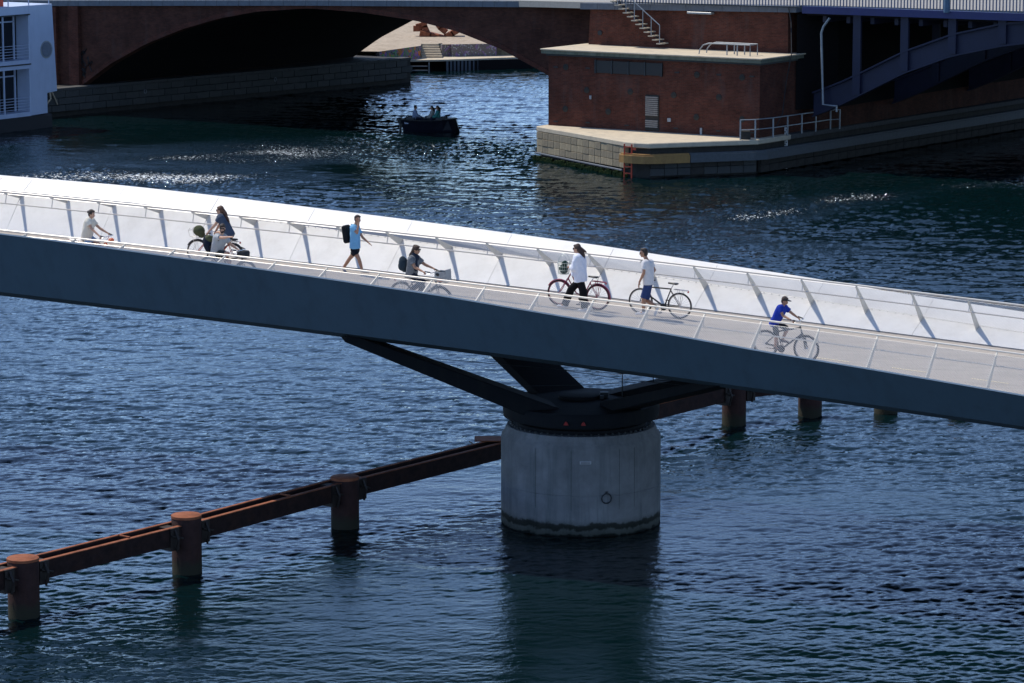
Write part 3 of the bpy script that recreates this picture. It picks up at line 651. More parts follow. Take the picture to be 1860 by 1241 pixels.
for px, py, d in ((1073, 177, (.12, .06, .2)), (1216, 218, (.2, .08, .2)), (1274, 240, (.12, .08, .45))):
    aa, zz = fa(px, py, -3.6); mb = LB(); mb.box((aa, -3.63, zz), d); mb.out('wall_box', M['galv'], bpier, org=PO, bevel=.01)
mb = LB(); aa, zz = fa(1090, 60, .2); mb.lathe([(.14, 0), (.14, .05)], 14, (0, 0, 0)); o = mb.build('vent_hole', M['black'], bpier); o.location = Vector((aa, .21, zz)) - Vector(PO); o.rotation_euler = (R(90), 0, 0)
a0, z1 = fa(1250, 21, .0); a1, z0 = fa(1294, 26, .0)
mb = LB(); abox(mb, a0, a1, -.15, .22, z0 - .02, z1); mb.out('lamp_box', M['galv'], bpier, org=PO, bevel=.02)
# stone plinth (cutwater)
PLP = [(37.95, -4.45), (46.3, -9.0), (47.0, -9.25), (47.9, -9.15), (51.6, -4.3), (53.6, 34), (37.9, 34)]
M['ledge'] = mat('ledge', (.085, .085, .085), .85, var=.2)  # darker than the plinth slab: shade under the bridge put into the colour
mb = LB(); mb.prism([(a, n, 1.55) for a, n in PLP[:5] + [(51.75, -1.0), (37.95, -1.0)]], (0, 0, .27)); mb.out('plinth_top', M['slab'], bpier, org=PO, bevel=.04)
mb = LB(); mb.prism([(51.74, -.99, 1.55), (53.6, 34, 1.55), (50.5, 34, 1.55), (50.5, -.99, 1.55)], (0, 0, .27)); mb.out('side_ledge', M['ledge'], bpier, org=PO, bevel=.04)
PLI = [(38.15, -4.3), (46.4, -8.75), (47.0, -8.98), (47.75, -8.9), (51.3, -4.2), (53.3, 34), (38.2, 34)]
mb = LB(); mb.prism([(a, n, -1) for a, n in PLI], (0, 0, 2.54)); mb.out('plinth_core', M['stone_dark'], bpier, org=PO)
# stones on the two front faces
def stones(p, q, z0, rows, h, w, parent, mats, depth=.22, org=PO, off=.1, skip=0):
    p = Vector((p[0], p[1], 0)); q = Vector((q[0], q[1], 0)); d = (q - p).normalized(); nn = Vector((d.y, -d.x, 0)); Lh = (q - p).length
    c = max(1, round(Lh / w)); ww = Lh / c
    mesh = [MB().box((0, 0, 0), (ww - .022, depth, h - .02)).mesh('stone', m_, bevel=.012) for m_ in mats]
    for r in range(rows):
        for k in range(c):
            t = (k + .5) * ww
            o = link('stone', random.choice(mesh), parent); o.location = p + d * t + nn * (off + random.uniform(-.012, .012) - depth / 2) + Vector((0, 0, z0 + (r + .5) * h)) - Vector(org)
            o.rotation_euler = (0, 0, math.atan2(d.y, d.x))
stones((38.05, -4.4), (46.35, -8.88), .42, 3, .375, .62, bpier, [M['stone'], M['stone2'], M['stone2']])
stones((47.85, -9.0), (51.45, -4.3), .1, 2, .40, .7, bpier, [M['stone_dark'], M['quay_stone2']])  # faces turned from the sun: shade put into darker stone colours
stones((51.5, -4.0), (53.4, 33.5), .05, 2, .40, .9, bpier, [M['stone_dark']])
mb = LB(); mb.tube([(38.0, -4.6, .40), (42.0, -6.8, .36), (46.2, -9.1, .34)], .05, 6); mb.out('tide_ledge', M['coping'], bpier, org=PO)
mb = LB()
for k in range(260):
    t = random.random(); a = 37.95 + 8.5 * t; n = -4.6 - 4.5 * t
    mb.box((a + random.uniform(-.05, .05), n - random.uniform(0, .12), random.uniform(-.03, .2)), (.1, .16, random.uniform(.08, .2)))
o = mb.out('algae_fringe', M['algae'], bpier, org=PO); o['kind'] = 'stuff'
# fender lip: yellow round the corner, then grey along the wall
def lip(path, m, nm):
    mb = LB()
    for z0, z1, e in ((.78, 1.18, .0), (1.18, 1.26, -.10)):
        vs = []
        for i, (a, n) in enumerate(path):
            a_, n_ = path[max(i - 1, 0)]; b_, m_ = path[min(i + 1, len(path) - 1)]
            d = Vector((b_ - a_, m_ - n_, 0)).normalized(); nn = Vector((d.y, -d.x, 0))
            for w_ in (.05, .42 + e): vs += [(a + nn.x * w_, n + nn.y * w_, z0), (a + nn.x * w_, n + nn.y * w_, z1)]
        fs = []
        for i in range(len(path) - 1):
            b = i * 4; c = b + 4; fs += [(b, c, c + 1, b + 1), (b + 2, b + 3, c + 3, c + 2), (b + 1, c + 1, c + 3, b + 3), (b, b + 2, c + 2, c)]
        fs += [(0, 1, 3, 2), (len(vs) - 4, len(vs) - 2, len(vs) - 1, len(vs) - 3)]
        mb.add(vs, fs)
    mb.out(nm, m, bpier, org=PO)
lip([(46.35, -8.98), (46.7, -9.15), (47.1, -9.2), (47.6, -9.12), (47.95, -8.85), (48.7, -7.9), (49.1, -7.4)], M['yellow'], 'fender_lip')
lip([(49.12, -7.37), (51.35, -4.5), (51.6, -4.0), (51.7, -2.5), (53.55, 33.5)], M['fender_grey'], 'fender_lip')
# low wall behind the right ledge, under the steel span
mb = LB(); mb.prism([(51.25, 1.5, 1.85), (51.9, 1.5, 1.85), (53.0, 33, 1.85), (51.25, 33, 1.85)], (0, 0, 1.15)); mb.out('bearing_wall', M['brick_brown'], bpier, org=PO)
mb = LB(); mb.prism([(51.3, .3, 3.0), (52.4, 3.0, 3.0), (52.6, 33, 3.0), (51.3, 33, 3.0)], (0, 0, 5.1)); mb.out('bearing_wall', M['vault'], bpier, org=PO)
# ladder, gauge, railings, stairs, hoop, pipe: things of their own
b0 = L(46.75, -9.3, 0)
ld = empty('ladder', b0, OROT, label='red steel ladder on the stone plinth corner beside the yellow fender', cat='ladder')
for s_ in (-.22, .22): MB().box((s_, -.12, .75), (.06, .06, 2.0)).build('rail', M['red'], ld)
for k in range(6): MB().box((0, -.12, -.1 + k * .34), (.44, .05, .06)).build('rung', M['red'], ld)
for z_ in (.9, 1.5): MB().box((.35, -.1, z_), (.2, .05, .1)).build('ladder_bracket', M['red'], ld)
g = at(1427, 305, .05); gg = empty('tide_gauge', (g.x, g.y, 0), OROT, label='white striped tide gauge board standing in the water by the right railing', cat='tide gauge')
MB().box((0, 0, 1.05), (.17, .06, 2.3)).build('board', M['white_paint'], gg)
for k in range(18): MB().box((.04 * (1 if k % 2 else -1), -.035, .2 + k * .11), (.08, .012, .05)).build('mark', M['dark_steel'], gg)
rl = empty('guard_railing', L(51.6, -3, 1.82), OROT, label='galvanised guard railing on the plinth ledge right of the brick pier', cat='railing')
RP = [(50.9, -5.0), (51.45, -4.4), (51.75, -3.0), (51.85, -1.6), (51.95, -.2), (52.05, 1.2), (52.15, 2.7), (52.45, 3.2)]
RP = [(a - 51.6, n + 3) for a, n in RP]
for a, n in RP: MB().box((a, n, .52), (.06, .06, 1.05)).build('post', M['galv'], rl)
for z_ in (1.04, .52):
    mb = MB(); mb.tube([(a, n, z_) for a, n in RP], .03, 6); mb.build('rail', M['galv'], rl)
tag(MB().box(tuple(L(50.9, -4.5, 1.82 + .22)), (.55, .4, .45)).build('equipment_box', M['stone_dark'], bevel=.03), 'small dark box at the end of the galvanised railing on the plinth', 'box')
hp = empty('hoop_rail', L(47.5, -2.3, 6.0), OROT, label='curved grey hoop railing on the flat roof slab of the brick pier', cat='railing')
w0, _ = fa(1262, 97, -3.2); w1, _ = fa(1355, 90, -3.2); w0 -= 47.5; w1 -= 47.5
for nn in (-.45, .35):
    mb = MB(); mb.tube([(w0, nn, 0), (w0 + .05, nn, .25), (w0 + .25, nn, .48), (w0 + .6, nn, .58), (w1, nn, .58), (w1, nn, 0)], .035, 6); mb.build('hoop', M['galv'], hp, smooth=True)
    for t in (.55, .75):
        MB().box((w0 + (w1 - w0) * t, nn, .29), (.05, .05, .58)).build('post', M['galv'], hp)
MB().box((w1, -.05, .58), (.05, .8, .05)).build('cross_bar', M['galv'], hp)
# stair on the upper block
sr = empty('stair', L(42, -.3, 6.0), OROT, label='narrow steel stair with handrail climbing the brick pier to the road', cat='stair')
for k in range(12):
    aa, zz = fa(1203 - k * 7.6, 79 - k * 7.0, -.3)
    MB().box((aa - 42, 0, zz - 6.0), (.30, .8, .06)).build('step', M['slab'], sr)
    if k % 2 == 0: MB().box((aa - 42 + .05, -.38, zz - 6.0 + .5), (.035, .035, 1.0)).build('baluster', M['galv'], sr)
aa, zz = fa(1203, 79, -.3); ab, zb = fa(1203 - 11 * 7.6, 79 - 77, -.3)
mb = MB(); mb.tube([(aa - 42 + .05, -.38, zz - 6 + 1.0), (ab - 42 + .05, -.38, zb - 6 + 1.0)], .03, 6); mb.build('handrail', M['galv'], sr)
mb = MB(); mb.tube([(aa - 42, .2, zz - 6 - .05), (ab - 42, .2, zb - 6 - .05)], .06, 4); mb.build('stringer', M['dark_steel'], sr)
# drain pipe
pipe = MB(); z_ = [L(52.9, .1, 8.0), L(52.55, -.1, 7.5), L(52.3, -.2, 6.9), L(52.3, -.2, 2.9), L(53.4, -.2, 2.75), L(53.4, -.2, 2.5)]
pts_ = []
for px, py in ((1507, 33), (1496, 48), (1492, 60), (1493, 110), (1495, 190)):
    a__, zz = fa(px, py, -.2); pts_.append(L(a__, -.2, zz))
pts_.append(pts_[-1] + OA * .8 + UZ * -.05); pts_.append(pts_[-1] + UZ * -.3)
pipe.tube(pts_, .065, 8); tag(pipe.build('drain_pipe', M['galv'], smooth=True), 'grey vertical drain pipe at the corner where the blue steel span starts', 'pipe')
# steel span
ssp = empty('steel_span', L(58, 0, 0), OROT, label='blue steel arch span of the old bridge at the upper right', cat='bridge span')
SO = (58, 0, 0)
mb = LB(); mb.hexa([(51.95, -.35, ptop(52) - .36), (90, -.35, ptop(90) - .36), (90, 0, ptop(90) - .36), (51.95, 0, ptop(52) - .36), (51.95, -.35, ptop(52) + .02), (90, -.35, ptop(90) + .02), (90, 0, ptop(90) + .02), (51.95, 0, ptop(52) + .02)]); mb.out('fascia_girder', M['blue_steel'], ssp, org=SO)
def bot(a): return float(np.interp(a, [52.3, 53.9, 55, 57.7, 60.4, 63.2, 65, 70, 76, 82, 90], [2.7, 3.35, 3.9, 5.25, 6.25, 6.88, 7.15, 7.5, 7.2, 6.2, 4]))
def topc(a): return float(np.interp(a, [52.3, 53.9, 55, 57.7, 60.4, 63.2, 65, 70, 76, 82, 90], [3.9, 4.5, 5.0, 6.32, 7.3, 7.95, 8.1, 8.1, 8.0, 7.4, 5.4]))
AS = [52.4 + i * .6 for i in range(62)]
for fr in range(4):
    n0 = .15 + fr * 9.5
    def strip(fz0, fz1, na, nb, nm, mt=M['blue_steel_dull']):
        mb = LB(); vs = []
        for a in AS: vs += [(a, na, fz0(a)), (a, na, fz1(a)), (a, nb, fz0(a)), (a, nb, fz1(a))]
        fs = []
        for i in range(len(AS) - 1):
            b = i * 4; c = b + 4; fs += [(b, c, c + 1, b + 1), (b + 2, b + 3, c + 3, c + 2), (b, b + 2, c + 2, c), (b + 1, c + 1, c + 3, b + 3)]
        mb.add(vs, fs); mb.out(nm, mt, ssp, org=SO)
    strip(bot, lambda a: min(topc(a), 8.05), n0 + .1, n0 + .16, 'arch_web')
    strip(lambda a: bot(a) - .05, lambda a: bot(a) + .02, n0 - .12, n0 + .38, 'arch_flange')
    strip(lambda a: topc(a), lambda a: topc(a) + .09, n0 - .12, n0 + .38, 'arch_flange')
    for a in (54.98, 57.73, 60.44, 63.23, 66):
        mb = LB(); abox(mb, a - .22, a + .22, n0 - .10, n0 + .09, bot(a) + .1, ptop(a) - .4); mb.out('upright', M['blue_steel_dull'], ssp, org=SO)
mb = LB(); abox(mb, 52, 90, .1, 31, 8.06, 8.2); mb.out('deck_plate', M['vault'], ssp, org=SO)
bm_ = MB().box((0, 0, 0), (.22, 30, .35)).mesh('cross_girder', M['blue_steel_dull'])
for k in range(12):
    o = link('cross_girder', bm_, ssp); o.location = (52.8 + k * 1.4 - 58, 15.6, 7.86)
# road railing with balusters
rr = empty('road_railing', L(50, -.3, 8.4), OROT, label='blue grey baluster railing along the road on top of the old bridge', cat='railing')
bal = MB().box((0, 0, .55), (.06, .035, 1.1)).mesh('baluster', mat('bal_paint', (.10, .13, .22), .5))
a = 40.3
while a < 90:
    o = link('baluster', bal, rr); o.location = (a - 50, 0, ptop(a) - 8.4 + .02); a += .185
for dz in (.10, 1.08):
    mb = MB(); mb.hexa([(40.2 - 50, -.03, ptop(40.2) - 8.4 + dz - .03), (90 - 50, -.03, ptop(90) - 8.4 + dz - .03), (40, .03, ptop(90) - 8.4 + dz - .03), (40.2 - 50, .03, ptop(40.2) - 8.4 + dz - .03),
                        (40.2 - 50, -.03, ptop(40.2) - 8.4 + dz + .03), (90 - 50, -.03, ptop(90) - 8.4 + dz + .03), (40, .03, ptop(90) - 8.4 + dz + .03), (40.2 - 50, .03, ptop(40.2) - 8.4 + dz + .03)])
    mb.build('rail', M['dark_steel'], rr)
aa, zz = fa(1720, 10, -.4); lp = MB(); lp.lathe([(.16, 8.5), (.16, 9.6), (.09, 9.8), (.07, 15)], 12, L(aa, -.42, 0)); tag(lp.build('lamp_post', mat('lamp_paint', (.06, .12, .20), .5), smooth=True), 'blue green lamp post standing at the railing above the steel span', 'lamp post')
# opposite pier of the steel span, right of the frame, and land behind
fp = empty('far_pier', L(96, 10, 0), OROT, label='brick pier beyond the right edge of the picture', cat='bridge pier')
mb = LB(); abox(mb, 90, 102, -4, 34, -1, 8.2); mb.out('pier_wall', M['brick'], fp, org=(96, 10, 0))

# ------------------------------------------------------------------ far bank seen through the arch
def graffiti_mat(name, base, cols, sc=1.6, seed=0.0):
    m = bpy.data.materials.new(name); m.use_nodes = True; nt = m.node_tree; n = nt.nodes; l = nt.links; b = n['Principled BSDF']; b.inputs['Roughness'].default_value = .85
    tc = n.new('ShaderNodeTexCoord'); prev = None
    rgb = n.new('ShaderNodeRGB'); rgb.outputs[0].default_value = (*base, 1); prev = rgb.outputs[0]
    for i, (c, th, wide) in enumerate(cols):
        mp = n.new('ShaderNodeMapping'); mp.inputs['Location'].default_value = (seed + i * 7.3, i * 3.1, 0); l.new(tc.outputs['Object'], mp.inputs[0])
        nz = n.new('ShaderNodeTexNoise'); nz.inputs['Scale'].default_value = sc * wide; nz.inputs['Detail'].default_value = 1.5; nz.inputs['Distortion'].default_value = 2.2; l.new(mp.outputs[0], nz.inputs['Vector'])
        mr = n.new('ShaderNodeMapRange'); mr.inputs[1].default_value = th; mr.inputs[2].default_value = th + .015; l.new(nz.outputs[0], mr.inputs[0])
        mx = n.new('ShaderNodeMix'); mx.data_type = 'RGBA'; l.new(mr.outputs[0], mx.inputs[0]); l.new(prev, mx.inputs[6]); mx.inputs[7].default_value = (*c, 1); prev = mx.outputs[2]
    l.new(prev, b.inputs['Base Color']); return m
fb = empty('far_quay', (0, 236, 0), label='sunlit far quay with graffiti wall and cobbled plaza seen through the brick arch', cat='quay')
def fbx(mb, name, m, **kw):
    o = mb.build(name, m, fb, **kw); o.location = (0, -236, 0); return o
cob = mat('cobbles', (.40, .33, .25), .95, var=.3, nscale=3.5, bump=.6, bscale=5, stain=(.22, .17, .12), stain_amt=.6, stain_scale=(.3, .3, .3))
e0, e1, e2 = at(700, 112, .8), at(810, 109, .8), at(953, 104, .8)
mb = MB(); mb.prism([Vector((e0.x - 3, e0.y, .7)), Vector((e1.x, e1.y, .7)), Vector((e2.x, e2.y, .7)), Vector((e2.x + 1.5, e2.y + 1.5, .7)), Vector((e2.x + 1, 252, .7)), Vector((-14, 252, .7))], (0, 0, .12)); fbx(mb, 'promenade', M['slab'])
# sheet piling: alternating corrugations
cm = MB().box((0, 0, 0), (.16, .12, 1.9)).mesh('sheet_pile', M['coping'])
k = 0; x = e1.x + .1
while x < e2.x + 1.3:
    t = (x - e1.x) / (e2.x - e1.x); yy = e1.y + t * (e2.y - e1.y)
    o = link('sheet_pile', cm, fb); o.location = (x, yy + .05 - 236, -.26); x += .27
mb = MB(); mb.prism([Vector((e1.x, e1.y + .18, -1)), Vector((e2.x + 1.4, e2.y + .18, -1)), Vector((e2.x + 1.4, 250, -1)), Vector((e1.x, 250, -1))], (0, 0, 1.69)); fbx(mb, 'quay_core', M['vault'])
mb = MB(); mb.prism([Vector((-14, e0.y + 2.2, -1)), Vector((e1.x, e0.y + 2.2, -1)), Vector((e1.x, 250, -1)), Vector((-14, 250, -1))], (0, 0, 1.69)); fbx(mb, 'dock_back', M['vault'])
for q in (.15, .45):
    mb = MB(); mb.box(((e0.x + e1.x) / 2 - 1, e0.y + .1, q), (e1.x - e0.x - .6, .06, .07)); fbx(mb, 'dock_rail', M['galv'])
for xx in (e0.x - .3, e1.x - 1.2, (e0.x + e1.x) / 2 - .6):
    mb = MB(); mb.box((xx, e0.y + .1, .0), (.1, .1, 1.4)); fbx(mb, 'dock_post', M['galv'])
# walls
ZP = 1.72
wl0 = at(689, 94, ZP); wl1 = at(764, 83.5, ZP); wl2 = at(765, 77.5, ZP); wr0 = at(803, 81, ZP); wr1 = at(820, 80.5, ZP); wr2 = at(902, 79, ZP)
gm1 = graffiti_mat('graffiti_colour', (.16, .14, .13), [((.10, .30, .06), .56, .6), ((.22, .10, .28), .55, .8), ((.50, .16, .03), .56, .6), ((.03, .03, .03), .60, 2.0)], 1.5)
gm2 = graffiti_mat('graffiti_pale', (.17, .15, .14), [((.25, .16, .30), .58, 1.0), ((.45, .47, .47), .60, 2.0)], 1.6, 5.0)
def wall(p, q, zb, nm, m, th=.3):
    d = Vector((q.x - p.x, q.y - p.y, 0)).normalized(); nn = Vector((-d.y, d.x, 0)) * th
    mb = MB(); mb.prism([Vector((p.x, p.y, zb)), Vector((q.x, q.y, zb)), Vector((q.x, q.y, zb)) + nn, Vector((p.x, p.y, zb)) + nn], (0, 0, ZP - zb)); fbx(mb, nm, m)
wall(wl0, wl1, .82, 'graffiti_wall', gm1); wall(wr0, wr1, .82, 'graffiti_wall', gm2); wall(Vector((wr1.x + .02, wr1.y - .3, 0)), Vector((wr2.x, wr2.y - .3, 0)), .82, 'graffiti_wall', gm2)
wall(Vector((wr2.x + .02, wr2.y + .8, 0)), Vector((wr2.x + 3, wr2.y + .5, 0)), .82, 'graffiti_wall', M['stone'])
for k in range(6):
    yy = wl1.y + .15 + k * .40; z1 = .82 + (k + 1) * .15
    mb = MB(); mb.box(((wl1.x + wr0.x) / 2 + .05 - k * .06, yy + .6, (z1 + .82) / 2 - .2), (wr0.x - wl1.x - .05, 1.2, z1 - .42)); fbx(mb, 'step', M['slab'])
mb = MB(); pz = ZP
mb.prism([Vector((wl0.x, wl0.y + .02, pz - .02)), Vector((wl1.x, wl1.y + .02, pz - .02)), Vector((wl1.x, wl1.y + 2.6, pz - .02)), Vector((wr0.x, wl1.y + 2.6, pz - .02)), Vector((wr0.x, wr0.y + .02, pz - .02)), Vector((wr2.x, wr2.y - .28, pz - .02)), Vector((wr2.x + 3, wr2.y + 1, pz - .02)), Vector((40, 330, pz - .02)), Vector((-90, 330, pz - .02)), Vector((-40, 238, pz - .02))], (0, 0, .03)); fbx(mb, 'plaza', cob)
# corten sculpture
sc = empty('steel_sculpture', at(800, 66, ZP), label='rust red curved steel sculpture on the sunlit plaza beyond the arch', cat='sculpture')
so = sc.location
def scb(pts, w, nm):
    mb = MB(); P = [at(a, b, ZP) for a, b in pts[:1]]; y0 = so.y
    q = []
    for a, b in pts:
        d = ray(a, b); t = y0 / d.y; q.append(Vector((d.x * t, 0, d.z * t + CAMH)))
    for p, r in zip(q[:-1], q[1:]):
        mb.box(((p + r) / 2), ((r - p).length + .1, w, .42), ((r - p).normalized(), Vector((0, 1, 0)), (r - p).normalized().cross(Vector((0, 1, 0)))))
    o = mb.build(nm, M['rust'], sc); o.location = (-so.x, 0, -so.z)
scb([(769, 30), (771, 48), (779, 66)], .9, 'upright_fin'); scb([(788, 34), (800, 50), (810, 58)], .9, 'upright_fin')
scb([(764, 60), (782, 64), (806, 70)], 1.6, 'base_slab'); scb([(806, 70), (822, 60), (836, 52)], 1.4, 'base_slab'); scb([(760, 44), (762, 52)], .5, 'upright_fin'); scb([(752, 52), (766, 52)], .6, 'base_slab')
# land beyond
mb = MB(); mb.box((0, 420, .2), (900, 170, 2.0)); tag(mb.build('far_land', cob), 'low far bank beyond the harbour', kind='structure')

# ------------------------------------------------------------------ white ship at the left
M['ship_white'] = mat('ship_white', (.46, .53, .68), .5, var=.04, nscale=1.5, stain=(.36, .42, .55), stain_amt=.5, stain_scale=(1, 1, .2))
M['ship_glass'] = mat('ship_glass', (.004, .006, .010), .12)
M['hull_black'] = mat('hull_black', (.008, .010, .018), .5)
sp = empty('passenger_ship', L(1.6, -14, 0), OROT, label='white two storey river ship with large dark windows moored at the left edge', cat='ship')
SPO = (1.6, -14, 0)
def sb(a0, a1, n0, n1, z0, z1, nm, m, **kw):
    mb = LB(); abox(mb, a0, a1, n0, n1, z0, z1); return mb.out(nm, m, sp, org=SPO, **kw)
AX = 3.5
# hull
mb = LB(); mb.prism([(AX + .1, -26, -1), (AX + .1, -4.6, -1), (AX - .9, -4.1, -1), (AX - 3.6, -4.1, -1), (AX - 3.6, -26, -1)], (0, 0, 1.78)); mb.out('hull', M['hull_black'], sp, org=SPO)
# end panel with the porthole: profile in (n,z), 4 m deep
mb = LB(); mb.prism([(AX, -6.4, .80), (AX, -4.85, .85), (AX, -4.85, 2.05), (AX, -3.95, 2.1), (AX, -4.25, 7.35), (AX, -6.4, 7.35)], (-3.5, 0, 0)); mb.out('end_wall', M['ship_white'], sp, org=SPO, bevel=.03)
sb(AX - 3.5, AX, -26, -6.4, 6.85, 7.35, 'deck_band', M['ship_white']); sb(AX - 3.5, AX, -26, -6.4, 3.62, 4.15, 'deck_band', M['ship_white']); sb(AX - 3.5, AX, -26, -6.4, .80, 1.05, 'deck_band', M['ship_white'])
sb(AX - .01, AX + .05, -26, -6.3, 6.78, 6.86, 'trim_line', M['dark_steel']); sb(AX - .01, AX + .05, -26, -6.3, 3.85, 3.92, 'trim_line', M['dark_steel'])
for z0, z1 in ((1.05, 3.62), (4.15, 6.85)):
    sb(AX - 1.1, AX - 1.0, -26, -6.4, z0, z1, 'window_glass', M['ship_glass'])
    for n in (-8.1, -8.9, -11.5, -14.5): sb(AX - 1.0, AX - .92, n - .05, n + .05, z0, z1, 'window_frame', M['ship_white'])
    sb(AX - 1.0, AX - .93, -8.1, -6.6, z1 - .5, z1 - .42, 'window_frame', M['ship_white'])
    sb(AX - 1.0, AX - .93, -6.72, -6.60, z0, z1, 'window_frame', M['ship_white'])
    for n in (-8.6, -11.6, -14.6): sb(AX - .12, AX - .04, n - .04, n + .04, z0, z1, 'railing_post', M['ship_white'])
    for k in range(5): sb(AX - .10, AX - .07, -26, -6.4, z0 + .18 + k * .17, z0 + .205 + k * .17, 'railing_bar', M['ship_white'])
sb(AX - .1, AX - .05, -26, -4.3, 8.2, 8.25, 'top_rail', M['ship_white'])
for k in range(10): sb(AX - .1, AX - .05, -6.0 - k * 1.8 + 1.5, -5.95 - k * 1.8 + 1.5, 7.35, 8.2, 'top_post', M['ship_white'])
sb(AX - 3, AX - .6, -12.2, -7.9, 7.35, 8.3, 'deck_locker', M['red']); 
a_, n_ = AX, -5.15
d = ray(84, 90); t = (AX + OP.dot(OA)) / (d.x * OA.x + d.y * OA.y); nn_ = (Vector((d.x * t, d.y * t, 0)) - OP).dot(ON); zz = d.z * t + CAMH
for r_, m_, e in ((.52, M['galv'], .03), (.44, mat('porthole_glass', (.10, .13, .19), .15), .05)):
    mb = MB(); mb.lathe([(r_, 0), (r_, e)], 28); o = mb.build('porthole' if e == .03 else 'porthole_pane', m_, sp); o.location = Vector((AX, nn_, zz)) - Vector(SPO); o.rotation_euler = (0, R(90), 0)

# ------------------------------------------------------------------ motor boat
BO = at(780, 239, 0)
boat = empty('motor_boat', BO, (0, 0, R(-14)), label='small dark blue open motor boat carrying three people under the brick arch', cat='boat')
M['boat_blue'] = mat('boat_blue', (.003, .004, .012), .4)
M['boat_in'] = mat('boat_in', (.05, .05, .05), .7)
def hull(mb, scale=1, z_off=0):
    sts = [(-1.62, .70, .76), (-1.5, .80, .74), (-.6, .88, .70), (.4, .88, .71), (1.0, .76, .74), (1.3, .60, .76), (1.5, .40, .78), (1.64, .08, .79)]
    vs = []
    for x, w, zt in sts:
        w *= scale
        xl = x + (.20 if x > 1 else .14 if x < -1.4 else 0); vs += [(xl, -w * .60, -.3), (xl * .99, -w * .80, .15), (x, -w, zt + z_off), (x, w, zt + z_off), (xl * .99, w * .80, .15), (xl, w * .60, -.3)]
    fs = []
    for i in range(len(sts) - 1):
        for k in range(5): fs.append((i * 6 + k, i * 6 + k + 1, i * 6 + 7 + k, i * 6 + 6 + k)) if k != 2 else None
        fs.append((i * 6, i * 6 + 6, i * 6 + 11, i * 6 + 5))
    fs += [(0, 1, 2, 3, 4, 5), tuple(7 * 6 + k for k in range(6))]
    mb.add(vs, fs)
mb = MB(); hull(mb); mb.build('hull', M['boat_blue'], boat)
mb = MB(); mb.prism([(-1.55, -.7, .42), (.4, -.78, .42), (1.2, -.5, .42), (1.2, .5, .42), (.4, .78, .42), (-1.55, .7, .42)], (0, 0, .06)); mb.build('floor', M['boat_in'], boat)
mb = MB(); mb.prism([(.85, -.78, .74), (1.3, -.60, .77), (1.5, -.40, .78), (1.62, 0, .79), (1.5, .40, .78), (1.3, .60, .77), (.85, .78, .74)], (0, 0, .03)); mb.build('fore_deck', M['boat_blue'], boat)
mb = MB(); mb.tube([(-1.64, -.72, .77), (-1.5, -.82, .75), (-.6, -.90, .71), (.4, -.90, .72), (1.0, -.78, .75), (1.3, -.62, .77), (1.5, -.42, .79), (1.68, 0, .80), (1.5, .42, .79), (1.3, .62, .77), (1.0, .78, .75), (.4, .90, .72), (-.6, .90, .71), (-1.5, .82, .75), (-1.64, .72, .77)], .035, 6); mb.build('gunwale', M['black'], boat)
mb = MB(); mb.box((0, 0, .80), (.9, .5, .05)); mb.box((0, 0, .7), (.1, .1, .5)); mb.build('table', M['boat_in'], boat)
mb = MB(); mb.box((-1.80, 0, .62), (.22, .28, .34)); mb.box((-1.78, 0, .2), (.12, .12, .7)); mb.tube([(-1.7, 0, .82), (-1.3, .1, .95)], .02, 6); mb.build('outboard_motor', M['black'], boat, bevel=.03)
mb = MB(); mb.box((-1.0, 0, .66), (.5, 1.3, .4)); mb.build('bench', M['boat_in'], boat, bevel=.03)
mb = MB(); mb.box((.75, 0, .66), (.4, 1.3, .4)); mb.build('bench', M['boat_in'], boat, bevel=.03)
mb = MB(); mb.box((-1.18, -.775, .60), (.24, .012, .20)); npl = mb.build('number_plate', mat('plate_pale', (.5, .55, .7), .5), boat, rot=(0, 0, 0))
tx = bpy.data.curves.new('t', 'FONT'); tx.body = '20'; tx.size = .19; tx.align_x = 'CENTER'; tx.align_y = 'CENTER'; tx.extrude = .002
to = bpy.data.objects.new('t', tx); col.objects.link(to); tm = bpy.data.meshes.new_from_object(to.evaluated_get(bpy.context.evaluated_depsgraph_get())); bpy.data.objects.remove(to)
tm.materials.clear(); tm.materials.append(M['black']); link('number', tm, npl, (-1.18, -.79, .60), (R(90), 0, 0))
# sprayed marks on the old bridge spandrel and on the wing of the footbridge
gp = MB(); rg_ = random.Random(4)
for k in range(9):
    a0_, z0_ = fa(146 + rg_.random() * 12, 104 + rg_.random() * 28, 3.4); pts = [Vector((a0_, 0, z0_))]
    for q in range(5): pts.append(pts[-1] + Vector((rg_.uniform(-.25, .3), 0, rg_.uniform(-.35, .35))))
    gp.tube([L(p.x, 3.47, p.z) for p in pts], .035, 4)
tag(gp.build('spray_tag', M['black']), 'black sprayed scrawl on the brick wall left of the arch', 'graffiti')
pk = MB()
def wingpt(s, t): return bp(s, -(kout(s) + (eout(s) - kout(s)) * t), kup(s) + (eup(s) - kup(s)) * t + .012)
for st_ in ([(0, .7), (.05, .3), (.14, .6), (.2, .3), (.3, .78)], [(.34, .3), (.5, .82), (.62, .3)], [(.38, .5), (.58, .48)], [(.84, .86), (.78, .3)], [(1.02, .8), (.98, .3), (1.06, .32)], [(1.35, .7), (1.5, .78), (1.45, .35)]):
    pk.tube([wingpt(-19.45 + x, y) for x, y in st_], .014, 4)
tag(pk.build('spray_scrawl', mat('pink_paint', (.72, .42, .40), .6)), 'faint pink sprayed scrawl on the white wing at the far left', 'graffiti')
cb = MB(); pz = [fa(1432, 12, -.15), fa(1437, 40, -.15), fa(1450, 92, -.9), fa(1452, 140, -3.2), fa(1460, 200, -3.0)]
cb.tube([L(pz[0][0], -.15, pz[0][1]), L(pz[1][0], -.15, pz[1][1]), L(51.65, -.9, 6.1), L(51.62, -1.4, 4.6), L(51.75, -2.0, 3.0), L(51.6, -2.6, 2.2)], .03, 5)
